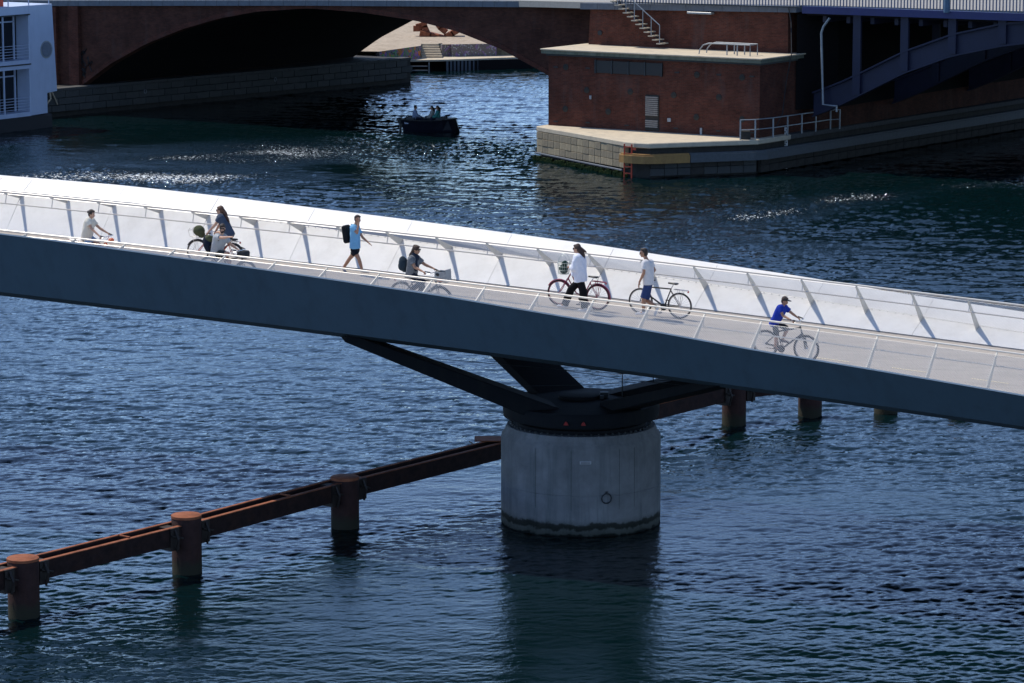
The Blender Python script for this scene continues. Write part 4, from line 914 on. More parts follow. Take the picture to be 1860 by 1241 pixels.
tag(cb.build('loose_cable', M['black']), 'loose black cable hanging down the right corner of the brick pier', 'cable')
# ------------------------------------------------------------------ people and bicycles
TMP = []
def capsule(bm, p0, r0, p1, r1, caps=(1, 1), n=14):
    p0 = Vector(p0); p1 = Vector(p1); d = p1 - p0
    if d.length < 1e-4: d = Vector((0, 0, 1e-3))
    z = d.normalized(); q = z.to_track_quat('Z', 'Y').to_matrix().to_4x4()
    m = Matrix.Translation((p0 + p1) / 2) @ q
    bmesh.ops.create_cone(bm, cap_ends=True, segments=n, radius1=r0, radius2=r1, depth=d.length, matrix=m)
    for c, p, r in ((caps[0], p0, r0), (caps[1], p1, r1)):
        if c: bmesh.ops.create_icosphere(bm, subdivisions=2, radius=r, matrix=Matrix.Translation(p))
def ellip(bm, c, r, fwd=(1, 0, 0), up=(0, 0, 1)):
    f = Vector(fwd).normalized(); l = Vector(up).cross(f).normalized(); u = f.cross(l)
    m = Matrix((f, l, u)).transposed().to_4x4(); m = Matrix.Translation(Vector(c)) @ m @ Matrix.Diagonal((*r, 1))
    bmesh.ops.create_icosphere(bm, subdivisions=3, radius=1, matrix=m)
def blob(name, m, build, voxel=.012, parent=None, smooth=2, jitter=0):
    bm = bmesh.new(); build(bm); me = bpy.data.meshes.new(name); bm.to_mesh(me); bm.free()
    o = bpy.data.objects.new('tmp', me); col.objects.link(o)
    r = o.modifiers.new('r', 'REMESH'); r.mode = 'VOXEL'; r.voxel_size = voxel; r.use_smooth_shade = True
    if smooth:
        s = o.modifiers.new('s', 'SMOOTH'); s.factor = .5; s.iterations = smooth
    dg = bpy.context.evaluated_depsgraph_get(); me2 = bpy.data.meshes.new_from_object(o.evaluated_get(dg)); me2.name = name
    bpy.data.objects.remove(o); bpy.data.meshes.remove(me)
    if jitter:
        for v in me2.vertices: v.co += noise.noise_vector(v.co * 9) * jitter + noise.noise_vector(v.co * 3.2) * jitter
    me2.materials.clear(); me2.materials.append(m)
    for p in me2.polygons: p.use_smooth = True
    return link(name, me2, parent)
def ik(a, c, l1, l2, fwd):
    d = c - a; L_ = min(d.length, (l1 + l2) * .999); u = d.normalized(); x = (l1 * l1 - l2 * l2 + L_ * L_) / (2 * L_)
    h = math.sqrt(max(l1 * l1 - x * x, 0)); f = fwd - u * fwd.dot(u); f.normalize(); return a + u * x + f * h
class Frame:                                        # local frame on the bridge deck: x along the bridge, y away from the camera, z up
    def __init__(s, st, off, ground=None, yaw=None):
        s.o = bp(st, off, 0) if ground is None else ground; s.a = ang(st) if yaw is None else yaw
        s.T = Vector((math.cos(s.a), -math.sin(s.a), 0)); s.Nn = Vector((-math.sin(s.a), -math.cos(s.a), 0)); s.slope = .05 if ground is None else 0
    def px(s, px, py, n):                           # photograph pixel at lateral offset n (towards the camera)
        d = ray(px, py); c = Vector((0, 0, CAMH)); t = ((s.o + s.Nn * n) - c).dot(s.Nn) / d.dot(s.Nn); P = c + d * t - s.o
        return Vector((P.dot(s.T), -n, P.z))
    def lc(s, t, n, u): return Vector((t, -n, u - s.slope * t))
def hand(bm, w, d, side, pal, grip=True, k=1.0):
    """palm plus four fingers and a thumb; w wrist, d hand direction, side thumb side, pal palm-facing direction"""
    d = d.normalized(); side = (side - d * side.dot(d)).normalized(); pal = d.cross(side).normalized() * (1 if d.cross(side).dot(pal) > 0 else -1)
    ellip(bm, w + d * .045 * k, (.052 * k, .040 * k, .017 * k), d, pal)
    for i, L_ in enumerate((.068, .076, .071, .056)):
        b = w + d * .085 * k + side * (.030 - .020 * i) * k; L_ *= k
        c1 = b + d * L_ * .42 + pal * (.012 if grip else .003)
        if grip: c2 = c1 + pal * L_ * .42 + d * .004; c3 = c2 - d * L_ * .25 + pal * .004
        else: c2 = c1 + d * L_ * .34 + pal * L_ * .12; c3 = c2 + d * L_ * .2 + pal * L_ * .14
        for p, q, r, s_ in ((b - d * .02, c1, .0105, .0098), (c1, c2, .0098, .009), (c2, c3, .009, .008)): capsule(bm, p, r * k, q, s_ * k, n=8)
    tb = w + d * .03 * k + side * .03 * k; t1 = tb + (side * .6 + d * .7 + pal * .3).normalized() * .035 * k; t2 = t1 + (d * .8 + pal * .5).normalized() * .028 * k
    capsule(bm, tb, .013 * k, t1, .0115 * k, n=8); capsule(bm, t1, .0115 * k, t2, .009 * k, n=8)
def person(F, J, label, skin, k=1.0, face=(1, 0, 0), tilt=0.0, hair=None, glasses=True, top=None, bottom=None, shoes=None, extra=None, grip=(True, True), voxel=.010, cap=None, fem=False, group=None):
    root = empty('person', F.o, (0, 0, -F.a), label=label, cat='person', group=group)
    J = {a: Vector(b) for a, b in J.items()}
    sh = (J['shN'] + J['shF']) / 2; hip = (J['hipN'] + J['hipF']) / 2
    H_ = J['head']; f = Vector(face).normalized(); up = Vector((0, 0, 1)); up = (up - f * up.dot(f)).normalized(); lat = up.cross(f)
    kk = k * .97
    def body(bm):
        ellip(bm, H_ + up * .012 * kk - f * .008, (.094 * kk, .075 * kk, .108 * kk), f, up)
        ellip(bm, H_ - up * .055 * kk + f * .026 * kk, (.058 * kk, .052 * kk, .062 * kk), f, up)
        ellip(bm, H_ - up * .095 * kk + f * .055 * kk, (.024 * kk, .026 * kk, .020 * kk), f, up)
        capsule(bm, H_ + f * .082 * kk + up * .004, .010, H_ + f * .108 * kk - up * .032 * kk, .015 * kk, n=8)
        ellip(bm, H_ + f * .084 * kk - up * .066 * kk, (.012, .024, .011), f, up)
        for s_ in (1, -1): ellip(bm, H_ + lat * s_ * .076 * kk - f * .005 - up * .012, (.022 * kk, .010, .032 * kk), f, up)
        capsule(bm, H_ - up * .07 * kk - f * .022, .053 * kk, sh + up * .03 * k, .058 * kk)
        capsule(bm, J['shN'], .056 * k, J['shF'], .056 * k)
        sp_ = sh.lerp(hip, .35)
        for q in (.72, -.72):
            a = sh + (J['shN'] - sh) * q; b = hip + (J['hipN'] - hip) * q * 1.0
            capsule(bm, a, .082 * k, b, .090 * k)
        capsule(bm, sh.lerp(hip, .15), .10 * k, hip, .10 * k)
        for c in 'NF':
            capsule(bm, J['sh' + c], .052 * k, J['el' + c], .039 * k); capsule(bm, J['el' + c], .040 * k, J['wr' + c], .026 * k)
            m_ = J['el' + c].lerp(J['wr' + c], .28); capsule(bm, J['el' + c], .038 * k, m_, .041 * k)
            capsule(bm, J['hip' + c], .088 * k, J['kn' + c], .056 * k); capsule(bm, J['kn' + c], .055 * k, J['kn' + c].lerp(J['an' + c], .32), .057 * k); capsule(bm, J['kn' + c].lerp(J['an' + c], .32), .057 * k, J['an' + c], .036 * k)
            capsule(bm, J['an' + c], .036 * k, J['toe' + c], .026 * k)
            d = (J['wr' + c] - J['el' + c]).normalized()
            hd = J.get('ha' + c); d2 = (hd - J['wr' + c]).normalized() if hd is not None else d
            s_ = 1 if c == 'N' else -1
            g_ = grip[0 if c == 'N' else 1]
            sidev = Vector((0, 1 * s_, .25)) if not g_ else Vector((0, s_, 0))
            hand(bm, J['wr' + c], d2, sidev, Vector((0, 0, -1)) if g_ else Vector((0, s_ * .4, -.4)), g_, k)
    b = blob('body', skin, body, voxel, root, 2)
    if top:
        m_, sl, hem, loose = top
        def shirt(bm):
            e = .016 + loose
            capsule(bm, J['shN'], .058 * k + e * .6, J['shF'], .058 * k + e * .6)
            capsule(bm, sh + up * .035 * k, .060 * k + .008, sh, .09 * k, caps=(0, 1))
            hb = hip + (hip - sh).normalized() * hem
            for q in (.74, -.74):
                a = sh + (J['shN'] - sh) * q; c_ = hb + (J['hipN'] - hip) * q
                capsule(bm, a, .084 * k + e, c_, .094 * k + e + loose * .6, caps=(1, 0))
            capsule(bm, sh.lerp(hip, .1), .104 * k + e, hb, .105 * k + e + loose * .6, caps=(1, 0))
            if fem: ellip(bm, sh.lerp(hip, .32) + f * .085 * k, (.06 * k, .13 * k, .07 * k), f, up)
            for c in 'NF':
                s0, s1 = J['sh' + c], J['el' + c]
                if sl <= 1: capsule(bm, s0, .058 * k + e * .7, s0.lerp(s1, sl), .050 * k + e * .9, caps=(1, 0))
                else:
                    capsule(bm, s0, .056 * k + e, s1, .046 * k + e); capsule(bm, s1, .046 * k + e, s1.lerp(J['wr' + c], sl - 1), .036 * k + e, caps=(1, 0))
        blob('shirt', m_, shirt, .011, root, 2, jitter=.006 + loose * .25)
    if bottom:
        m_, ln, rr = bottom
        def pants(bm):
            up_ = (sh - hip).normalized()
            for q in (.8, -.8): capsule(bm, hip + (J['hipN'] - hip) * q + up_ * .09 * k, .092 * k + .008, hip + (J['hipN'] - hip) * q, .100 * k + .012, caps=(0, 1))
            capsule(bm, hip + up_ * .09 * k, .10 * k + .008, hip, .105 * k + .012, caps=(0, 1))
            for c in 'NF':
                a, b_, d_ = J['hip' + c], J['kn' + c], J['an' + c]
                if ln <= 1: capsule(bm, a, .098 * k, a.lerp(b_, ln), .060 * k + rr + (1 - ln) * .02, caps=(1, 0))
                else: capsule(bm, a, .098 * k, b_, .062 * k + rr); capsule(bm, b_, .062 * k + rr, b_.lerp(d_, ln - 1), .050 * k + rr * 1.2, caps=(1, 0))
        blob('trousers' if ln > 1 else 'shorts', m_, pants, .011, root, 2, jitter=.006)
    if shoes:
        for c in 'NF':
            a, t_ = J['an' + c], J['toe' + c]; d = (t_ - a).normalized(); heel = a - d * .035 + Vector((0, 0, -.030)) * (1 if abs(d.z) < .5 else .3)
            def shoe(bm):
                capsule(bm, heel, .040 * k, t_ + Vector((0, 0, 0)), .036 * k); capsule(bm, a + Vector((0, 0, .01)), .043 * k, heel, .040 * k); capsule(bm, t_, .036 * k, t_ + d * .045 * k, .027 * k)
            blob('shoe', shoes, shoe, .012, root, 1)
    if hair:
        m_, fn = hair
        def hr(bm):
            ellip(bm, H_ + up * .034 * kk - f * .024 * kk, (.096 * kk, .084 * kk, .102 * kk), f, up)
            ellip(bm, H_ - up * .01 * kk - f * .045 * kk, (.066 * kk, .078 * kk, .085 * kk), f, up)
            ellip(bm, H_ + up * .082 * kk + f * .035 * kk, (.055 * kk, .060 * kk, .035 * kk), f, up)
            if fn: fn(bm, H_, f, up, lat, kk)
        blob('hair', m_, hr, .010, root, 1, jitter=.012)
    if glasses:
        mb = MB(); e = H_ + up * .012 * kk
        mb.tube([e + lat * .078 * kk - f * .01, e + lat * .074 * kk + f * .07 * kk], .005, 5); mb.tube([e - lat * .078 * kk - f * .01, e - lat * .074 * kk + f * .07 * kk], .005, 5)
        mb.tube([e - lat * .05 * kk + f * .094 * kk, e + lat * .05 * kk + f * .094 * kk], .006, 5)
        for s_ in (1, -1): mb.lathe([(.0, 0)], 3) if 0 else mb.box(e + lat * s_ * .036 * kk + f * .090 * kk - up * .004, (.016, .056 * kk, .042 * kk), (f, lat, up))
        mb.build('sunglasses', M['lens'], root, bevel=.006)
    else:
        for s_ in (1, -1):
            mb = MB(); mb.lathe([(.004, -.006), (.010, 0), (.004, .006)], 8); o = mb.build('eye', M['black'], root); o.location = H_ + up * .012 * kk + lat * s_ * .033 * kk + f * .083 * kk
    mb = MB(); mb.tube([H_ + f * .094 * kk - up * .066 * kk + lat * .022, H_ + f * .099 * kk - up * .066 * kk, H_ + f * .094 * kk - up * .066 * kk - lat * .022], .005, 5); mb.build('mouth', M['lip'], root)
    if cap:
        def cp(bm): ellip(bm, H_ + up * .045 * kk - f * .012, (.108 * kk, .092 * kk, .088 * kk), f, up); capsule(bm, H_ + up * .055 * kk + f * .06, .03, H_ + up * .043 * kk + f * .165, .012)
        def cp2(bm):
            ellip(bm, H_ + up * .050 * kk - f * .012, (.106 * kk, .090 * kk, .082 * kk), f, up)
            for q in (-.045, -.02, 0, .02, .045): capsule(bm, H_ + up * .045 * kk + f * .07 + lat * q, .010, H_ + up * .036 * kk + f * (.175 - abs(q) * .5) + lat * q, .008, n=8)
        blob('cap', cap, cp2, .009, root, 1)
    if extra: extra(root, J, F)
    return root
M['lip'] = mat('lip', (.22, .07, .06), .6)
def legs_cycle(F, hipc, bbp, k, dr, near_down=True, w=.085):
    out = {}
    for c, s_, dn in (('N', 1, near_down), ('F', -1, not near_down)):
        h = hipc + Vector((0, -s_ * w, 0)); ped = bbp + Vector((.06 * dr if dn else -.02 * dr, -s_ * .11, -.155 if dn else .16))
        an = ped + Vector((-.09 * dr, 0, .10)); kn = ik(h, an, .43 * k, .42 * k, Vector((dr, 0, .3)))
        out['hip' + c] = h; out['kn' + c] = kn; out['an' + c] = an; out['toe' + c] = ped + Vector((.04 * dr, 0, .035))
    return out
def backpack(F, c, ax, size, m, name='backpack'):
    def fn(root, J, F_):
        mb = MB(); mb.box(c, size, ax); o = mb.build(name, m, root, bevel=.045, smooth=True)
    return fn
# ---- bicycle
def bicycle(F, dr, label, fm, wb, Rw, bar, seat, style='step', guard=None, rack=True, basket=None, tyre=.020, t0=0.0, bar_w=.29, skirt=False, group=None, barup=.0):
    """dr +1 heads right; local x forward"""
    root = empty('bicycle', F.o + F.T * t0 - Vector((0, 0, .05 * t0)), (0, .05 * dr, -F.a + (0 if dr > 0 else math.pi)), label=label, cat='bicycle', group=group)
    def lf(px, py):
        P = F.px(px, py, 0); x = (P.x - t0) * dr; return Vector((x, 0, P.z + .05 * P.x))
    bar = lf(*bar); seat = lf(*seat); rx, fx = -wb / 2, wb / 2
    rh = Vector((rx, 0, Rw)); fh = Vector((fx, 0, Rw)); bbx = Vector((rx + .44, 0, .27))
    hd = Vector((bar.x * .6 + (fx - .20) * .4, 0, .0)); ht = Vector((min(fx - .14, max(bar.x + .02, fx - .34)), 0, max(.78, bar.z - .16))); hb = ht + (fh - ht).normalized() * .20; hb.z = max(hb.z, Rw * 1.75)
    for h in (rh, fh):
        wm = MB(); wm.tube([h + Vector((math.cos(a), 0, math.sin(a))) * (Rw - tyre) for a in [2 * math.pi * i / 40 for i in range(40)]], tyre, 7, closed=True); w = wm.build('wheel', M['rubber'], root, smooth=True)
        rm = MB(); rm.tube([h + Vector((math.cos(a), 0, math.sin(a))) * (Rw - 2 * tyre - .008) for a in [2 * math.pi * i / 40 for i in range(40)]], .011, 6, closed=True); rm.build('rim', M['chrome'] if guard is None else guard, w, smooth=True)
        sp_ = MB()
        for i in range(24):
            a = 2 * math.pi * i / 24; b = a + (.5 if i % 2 else -.5); sp_.tube([h + Vector((math.cos(b) * .02, .025 if i % 4 < 2 else -.025, math.sin(b) * .02)), h + Vector((math.cos(a), 0, math.sin(a))) * (Rw - 2 * tyre - .01)], .0018, 3, caps=False)
        sp_.build('spokes', M['chrome'], w)
        hbm = MB(); hbm.tube([h + Vector((0, -.05, 0)), h + Vector((0, .05, 0))], .022, 8); hbm.build('hub', M['chrome'], w)
    st = Vector((bbx.x + (seat.x - bbx.x) * .78, 0, bbx.z + (seat.z - bbx.z) * .78))
    mb = MB(); r = .017
    mb.tube([bbx, st], r, 8); 
    if style == 'step':
        mb.tube([hb + Vector((0, 0, .02)), (hb + bbx) / 2 + Vector((-.04, 0, -.12)), bbx + Vector((-.02, 0, .06))], r * 1.1, 8); mb.tube([ht.lerp(hb, .1), (ht + bbx) / 2 + Vector((-.02, 0, -.06)), bbx.lerp(st, .45)], r, 8)
    else:
        mb.tube([hb, bbx], r * 1.35, 8); mb.tube([ht.lerp(hb, .2), st.lerp(bbx, .03)], r * 1.15, 8)
    for s_ in (.05, -.05): mb.tube([rh + Vector((0, s_, 0)), bbx + Vector((0, s_ * .6, 0))], .010, 6); mb.tube([rh + Vector((0, s_, 0)), st.lerp(bbx, .1) + Vector((0, s_ * .3, 0))], .009, 6)
    mb.tube([ht, hb], r * 1.25, 8); mb.build('frame', fm, root, smooth=True)
    mb = MB()
    for s_ in (.05, -.05): mb.tube([hb + Vector((0, s_ * .8, 0)), hb.lerp(fh, .55) + Vector((0, s_, 0)), fh + Vector((0, s_, 0))], .011, 6)
    mb.tube([hb + Vector((0, .045, 0)), hb + Vector((0, -.045, 0))], .014, 6); mb.build('fork', fm, root, smooth=True)
    mb = MB(); mb.tube([ht, bar + Vector((.03, 0, -.02))], .013, 8)
    hbp = [bar + Vector((-.12, s_ * bar_w, .02)) if abs(s_) == 1 else bar + Vector((.03, s_ * bar_w, -.01 + barup * (abs(s_) > .3))) for s_ in (-1, -.75, -.3, 0, .3, .75, 1)]
    mb.tube(hbp, .011, 8); mb.build('handlebar', M['chrome'], root, smooth=True)
    for s_ in (1, -1):
        mb = MB(); mb.tube([hbp[0 if s_ < 0 else -1] + Vector((-.03, 0, 0)), hbp[0 if s_ < 0 else -1].lerp(hbp[1 if s_ < 0 else -2], .7)], .017, 8); mb.build('grip', M['black'], root, smooth=True)
        mb = MB(); b0_ = hbp[1 if s_ < 0 else -2]; mb.tube([b0_, b0_ + Vector((-.06, s_ * .02, -.03)), b0_ + Vector((-.13, s_ * .03, -.04))], .006, 5); mb.build('brake_lever', M['chrome'], root)
    mb = MB(); mb.tube([st.lerp(bbx, .05), seat + Vector((0, 0, -.05))], .013, 8); mb.build('seat_post', M['chrome'], root, smooth=True)
    mb = MB(); mb.prism([seat + Vector(v) for v in ((-.13, -.075, -.03), (-.02, -.06, -.03), (.06, -.025, -.03), (.15, -.018, -.03), (.15, .018, -.03), (.06, .025, -.03), (-.02, .06, -.03), (-.13, .075, -.03))], (0, 0, .045)); mb.build('saddle', M['black'], root, bevel=.014, smooth=True)
    mb = MB(); mb.lathe([(.095, -.004), (.095, .004)], 24); o = mb.build('chain_ring', M['dark_steel'], root); o.location = bbx + Vector((0, -.05 * dr, 0)); o.rotation_euler = (R(90), 0, 0)
    mb = MB(); mb.box(((rh + bbx) / 2 + Vector((.02, -.055 * dr, .04))), (.44, .006, .012)); mb.box(((rh + bbx) / 2 + Vector((.02, -.055 * dr, -.06))), (.44, .006, .012)); mb.build('chain', M['dark_steel'], root)
    for s_ in (1, -1):
        e = bbx + Vector((.06 if s_ * dr < 0 else -.03, s_ * .09, -.155 if s_ * dr < 0 else .16))
        mb = MB(); mb.tube([bbx + Vector((0, s_ * .07, 0)), e], .010, 6); mb.box(e + Vector((0, s_ * .04, 0)), (.09, .08, .02)); mb.build('pedal', M['dark_steel'], root)
    if guard or style == 'city':
        gm = guard or M['black']
        for h, a0, a1 in ((rh, 60, 195 if guard else 170), (fh, -5 + 30, 160)):
            mb = MB(); vs = []; nn_ = 18
            for i in range(nn_ + 1):
                a = R(a0 + (a1 - a0) * i / nn_); d = Vector((math.cos(a), 0, math.sin(a)))
                for s_, rr in ((-.032, Rw + .004), (-.02, Rw + .022), (.02, Rw + .022), (.032, Rw + .004)): vs.append(h + d * rr + Vector((0, s_, 0)))
            fs = []
            for i in range(nn_):
                for q in range(3): fs.append((i * 4 + q, i * 4 + q + 1, i * 4 + 5 + q, i * 4 + 4 + q))
            mb.add(vs, fs); mb.build('mudguard', gm, root, smooth=True)
    if rack:
        rm_ = M['chrome'] if rack is True else rack
        mb = MB(); z = Rw * 2 + .07; x0, x1 = rx - .20, rx + .17
        for s_ in (.06, -.06, .0): mb.tube([(x0, s_, z), (x1, s_, z)], .008, 6)
        for x in (x0, rx - .05, x1): mb.tube([(x, .06, z), (x, -.06, z)], .008, 6)
        for s_ in (.065, -.065): mb.tube([rh + Vector((0, s_, 0)), (rx - .08, s_, z)], .007, 5); mb.tube([rh + Vector((0, s_, 0)), (rx + .06, s_, z)], .007, 5)
        mb.build('rear_rack', rm_, root)
        mb = MB(); mb.box((x0 - .02, 0, z - .03), (.03, .06, .05)); mb.build('tail_light', M['red_lamp'], root, bevel=.008)
    if basket: basket(root, bar, fh, F)
    return root
#--- 1 woman at far left on orange bicycle
F1 = Frame(-11.45, 4.7)
def Z1(x, y, n): return F1.px(120 + x / 12.41, 360 + y / 12.41, n)
bicycle(F1, 1, 'orange city bicycle ridden by the woman in the cream top at far left', mat('orange', (.75, .13, .03), .4), 1.08, .345, (193.5, 428), (157, 437), guard=None, rack=True,
        basket=lambda root, bar, fh, F: MB().box((bar.x + .10, 0, bar.z - .13), (.12, .16, .14)).build('front_lamp_housing', bpy.data.materials['orange'], root, bevel=.03))
hip1 = Z1(465, 870, 0)
J1 = dict(head=Z1(580, 355, 0), shN=Z1(490, 530, .17), shF=Z1(590, 520, -.17), elN=Z1(575, 690, .22), wrN=Z1(735, 840, .28), elF=Z1(760, 680, -.24), wrF=Z1(935, 785, -.28))
J1.update(legs_cycle(F1, hip1, F1.lc(-.10, 0, .28), .98, 1))
def bun(bm, H_, f, up, lat, k):
    ellip(bm, H_ - f * .135 * k + up * .03, (.038, .040, .042), f, up); capsule(bm, H_ - f * .07 + up * .02, .025, H_ - f * .12 * k + up * .03, .02)
    capsule(bm, H_ - f * .07 - up * .03, .04, H_ - f * .05 - up * .09, .025)
person(F1, J1, 'woman with dark hair bun in cream top and denim shorts cycling at far left', M['skin'], .95, face=(.95, -.1, -.12), hair=(M['hair_dark'], bun), glasses=False, top=(cloth('cream', (.66, .62, .53)), .55, .06, .02), bottom=(cloth('denim', (.22, .32, .48)), .55, .02), shoes=cloth('shoe_pale', (.6, .6, .6)), fem=True)
#--- 2 woman with ponytail heading left
F2 = Frame(-8.85, 2.16)
def Z2(x, y, n, F=None): return (F or F2).px(335 + x / 11.283, 365 + y / 11.283, n)
def bag2(root, bar, fh, F):
    def b(bm): ellip(bm, (fh.x - .02, 0, fh.z + .60), (.17, .16, .15)); ellip(bm, (fh.x - .10, 0, fh.z + .50), (.10, .13, .10))
    blob('front_bag', cloth('olive', (.075, .085, .045)), b, .016, root, 2, jitter=.012)
    mb = MB(); z = fh.z + .43
    for s_ in (-.12, .12): mb.tube([(fh.x - .16, s_, z), (fh.x + .20, s_, z), (fh.x + .26, s_, z + .16), (fh.x + .20, s_, z + .24)], .009, 6); mb.tube([fh + Vector((0, s_ * .5, 0)), (fh.x + .12, s_, z)], .007, 5)
    mb.tube([(fh.x + .26, -.12, z + .16), (fh.x + .26, .12, z + .16)], .009, 6); mb.build('front_rack', M['steel'], root)
M['red_frame'] = mat('red_frame', (.50, .05, .02), .4)
bicycle(F2, -1, 'red city bicycle with olive bag on its front rack heading left', M['red_frame'], 1.10, .345, (380, 422), (420.5, 434), rack=True, basket=bag2, style='city', t0=-.10)
hip2 = Z2(925, 700, 0)
J2 = dict(head=Z2(728, 192, 0), shN=Z2(735, 345, .17), shF=Z2(790, 340, -.17), elN=Z2(620, 500, .22), wrN=Z2(490, 640, .27), elF=Z2(710, 500, -.24), wrF=Z2(640, 620, -.28))
J2.update(legs_cycle(F2, hip2, F2.lc(.0, 0, .28), 1.0, -1))
def pony(bm, H_, f, up, lat, k):
    b = H_ - f * .09 + up * .02
    pts = [b, b - f * .05 - up * .10, b - f * .08 - up * .22, b - f * .13 - up * .34, b - f * .15 - up * .46]
    for i, r in enumerate((.045, .055, .06, .05)): capsule(bm, pts[i], r, pts[i + 1], (.055, .06, .05, .02)[i])
    capsule(bm, pts[1] + lat * .03, .03, pts[3] - f * .05 + lat * .05, .015)
person(F2, J2, 'woman with long brown ponytail and dark blue t-shirt cycling left', M['skin'], 1.0, face=(-1, -.15, -.05), hair=(M['hair_brown'], pony), top=(cloth('slate_blue', (.055, .075, .115)), .55, .04, .015), bottom=(cloth('grey_shorts', (.16, .16, .16)), .6, .03), shoes=cloth('shoe_dark', (.03, .03, .03)), fem=True)
#--- 3 pointing man heading right
F3 = Frame(-7.3, 4.76)
def Z3(x, y, n): return Z2(x, y, n, F3)
def bag3(root, bar, fh, F):
    MB().box((bar.x - .06 + .14, 0, bar.z - .12), (.30, .26, .22)).build('handlebar_bag', cloth('bag_black', (.03, .035, .04)), root, bevel=.04, smooth=True)
    mb = MB()
    for s_ in (-.1, .1): mb.tube([(bar.x - .1, s_, bar.z - .26), (bar.x + .22, s_, bar.z - .26)], .010, 6)
    mb.build('front_rack', M['chrome'], root)
bicycle(F3, 1, 'black city bicycle with dark handlebar bag ridden by the pointing man', M['black'], 1.10, .345, (434.5, 453.5), (390, 467), rack=None, basket=bag3, style='city', t0=.12)
hip3 = Z3(640, 1075, 0)
J3 = dict(head=Z3(778, 562, .02), shN=Z3(650, 745, .19), shF=Z3(835, 760, -.10), elN=Z3(790, 755, .40), wrN=Z3(900, 742, .52), elF=Z3(960, 900, -.22), wrF=Z3(1080, 985, -.26))
J3['haN'] = Z3(985, 735, .55)
J3.update(legs_cycle(F3, hip3, F3.lc(.05, 0, .28), 1.0, 1, near_down=False))
def short(bm, H_, f, up, lat, k): ellip(bm, H_ + up * .075 * k, (.088 * k, .075 * k, .05 * k), f, up)
def beard(root, H_, f, up, lat): pass
def extra3(root, J, F):
    H_ = J['head']; f = Vector((.35, -.92, -.1)).normalized(); up = Vector((0, 0, 1)); lat = up.cross(f)
    def bd(bm): ellip(bm, H_ - up * .085 + f * .042, (.052, .055, .038), f, up); ellip(bm, H_ - up * .05 + f * .01 + lat * .055, (.03, .02, .05), f, up); ellip(bm, H_ - up * .05 + f * .01 - lat * .055, (.03, .02, .05), f, up)
    blob('beard', M['hair_dark'], bd, .009, root, 1)
    a, b = Z3(735, 790, .30), Z3(520, 945, .16)
    mb = MB(); mb.tube([Z3(690, 690, .10), Z3(735, 780, .22), b], .018, 6); mb.build('strap', M['black'], root)
    def bp_(bm): ellip(bm, Z3(485, 880, .02), (.13, .17, .25), (.95, 0, .2))
    blob('backpack', cloth('navy_bag', (.012, .018, .032)), bp_, .014, root, 2, jitter=.01)
    def bt(bm): ellip(bm, Z3(500, 770, .02), (.13, .15, .10), (.95, 0, .2))
    blob('rolled_jacket', bpy.data.materials['olive'], bt, .014, root, 2, jitter=.02)
person(F3, J3, 'bearded man in grey t-shirt riding low at the near side and pointing right', M['skin'], 1.0, face=(.35, -.92, -.1), hair=(M['hair_dark'], short), top=(cloth('grey_shirt', (.36, .38, .40)), .6, .05, .015), bottom=(cloth('dark_shorts', (.04, .05, .05)), .8, .02), shoes=bpy.data.materials['shoe_dark'], extra=extra3, grip=(False, True))
#--- 4 walking man, blue t-shirt
F4 = Frame(-5.3, .9)
def Z4(x, y, n): return F4.px(605 + x / 8.86, 380 + y / 8.86, n)
J4 = dict(head=Z4(395, 158, 0), shN=Z4(325, 300, .17), shF=Z4(385, 300, -.17), elN=Z4(385, 385, .22), wrN=Z4(415, 215, .16), elF=Z4(475, 455, -.22), wrF=Z4(565, 535, -.2),
          hipN=Z4(335, 660, .09), hipF=Z4(375, 660, -.09), knN=Z4(415, 800, .10), anN=Z4(470, 985, .10), knF=Z4(265, 800, -.10), anF=Z4(160, 955, -.10))
J4['haN'] = Z4(420, 150, .12); J4['toeN'] = J4['anN'] + Vector((.16, 0, -.04)); J4['toeF'] = J4['anF'] + Vector((.10, 0, -.12)); J4['haF'] = Z4(610, 570, -.2)
def extra4(root, J, F):
    c = Z4(222, 400, 0); ux = (Z4(290, 540, 0) - Z4(250, 270, 0)).normalized(); X = Vector((1, 0, 0)); X = (X - ux * X.dot(ux)).normalized()
    mb = MB(); mb.box(c, (.17, .30, .50), (X, Vector((0, 1, 0)), ux)); mb.build('backpack', cloth('black_bag', (.010, .012, .016)), root, bevel=.04, smooth=True)
    for s_ in (.12, -.12):
        mb = MB(); mb.tube([Z4(290, 245, s_), Z4(345, 255, s_ * 1.2), Z4(375, 300, s_ * 1.3), Z4(345, 400, s_ * 1.35), Z4(285, 475, s_ * 1.3)], .016, 6); mb.build('strap', M['black'], root)
person(F4, J4, 'man in light blue t-shirt and black shorts walking right, one hand at his face', M['skin_tan'], .93, face=(1, -.1, -.1), hair=(M['hair_black_brown'], short), glasses=False, top=(cloth('sky_blue', (.17, .40, .64)), .6, -.05, .014), bottom=(cloth('black_shorts', (.010, .012, .018)), .52, .02), shoes=cloth('trainer', (.25, .26, .32)), extra=extra4, grip=(False, False))
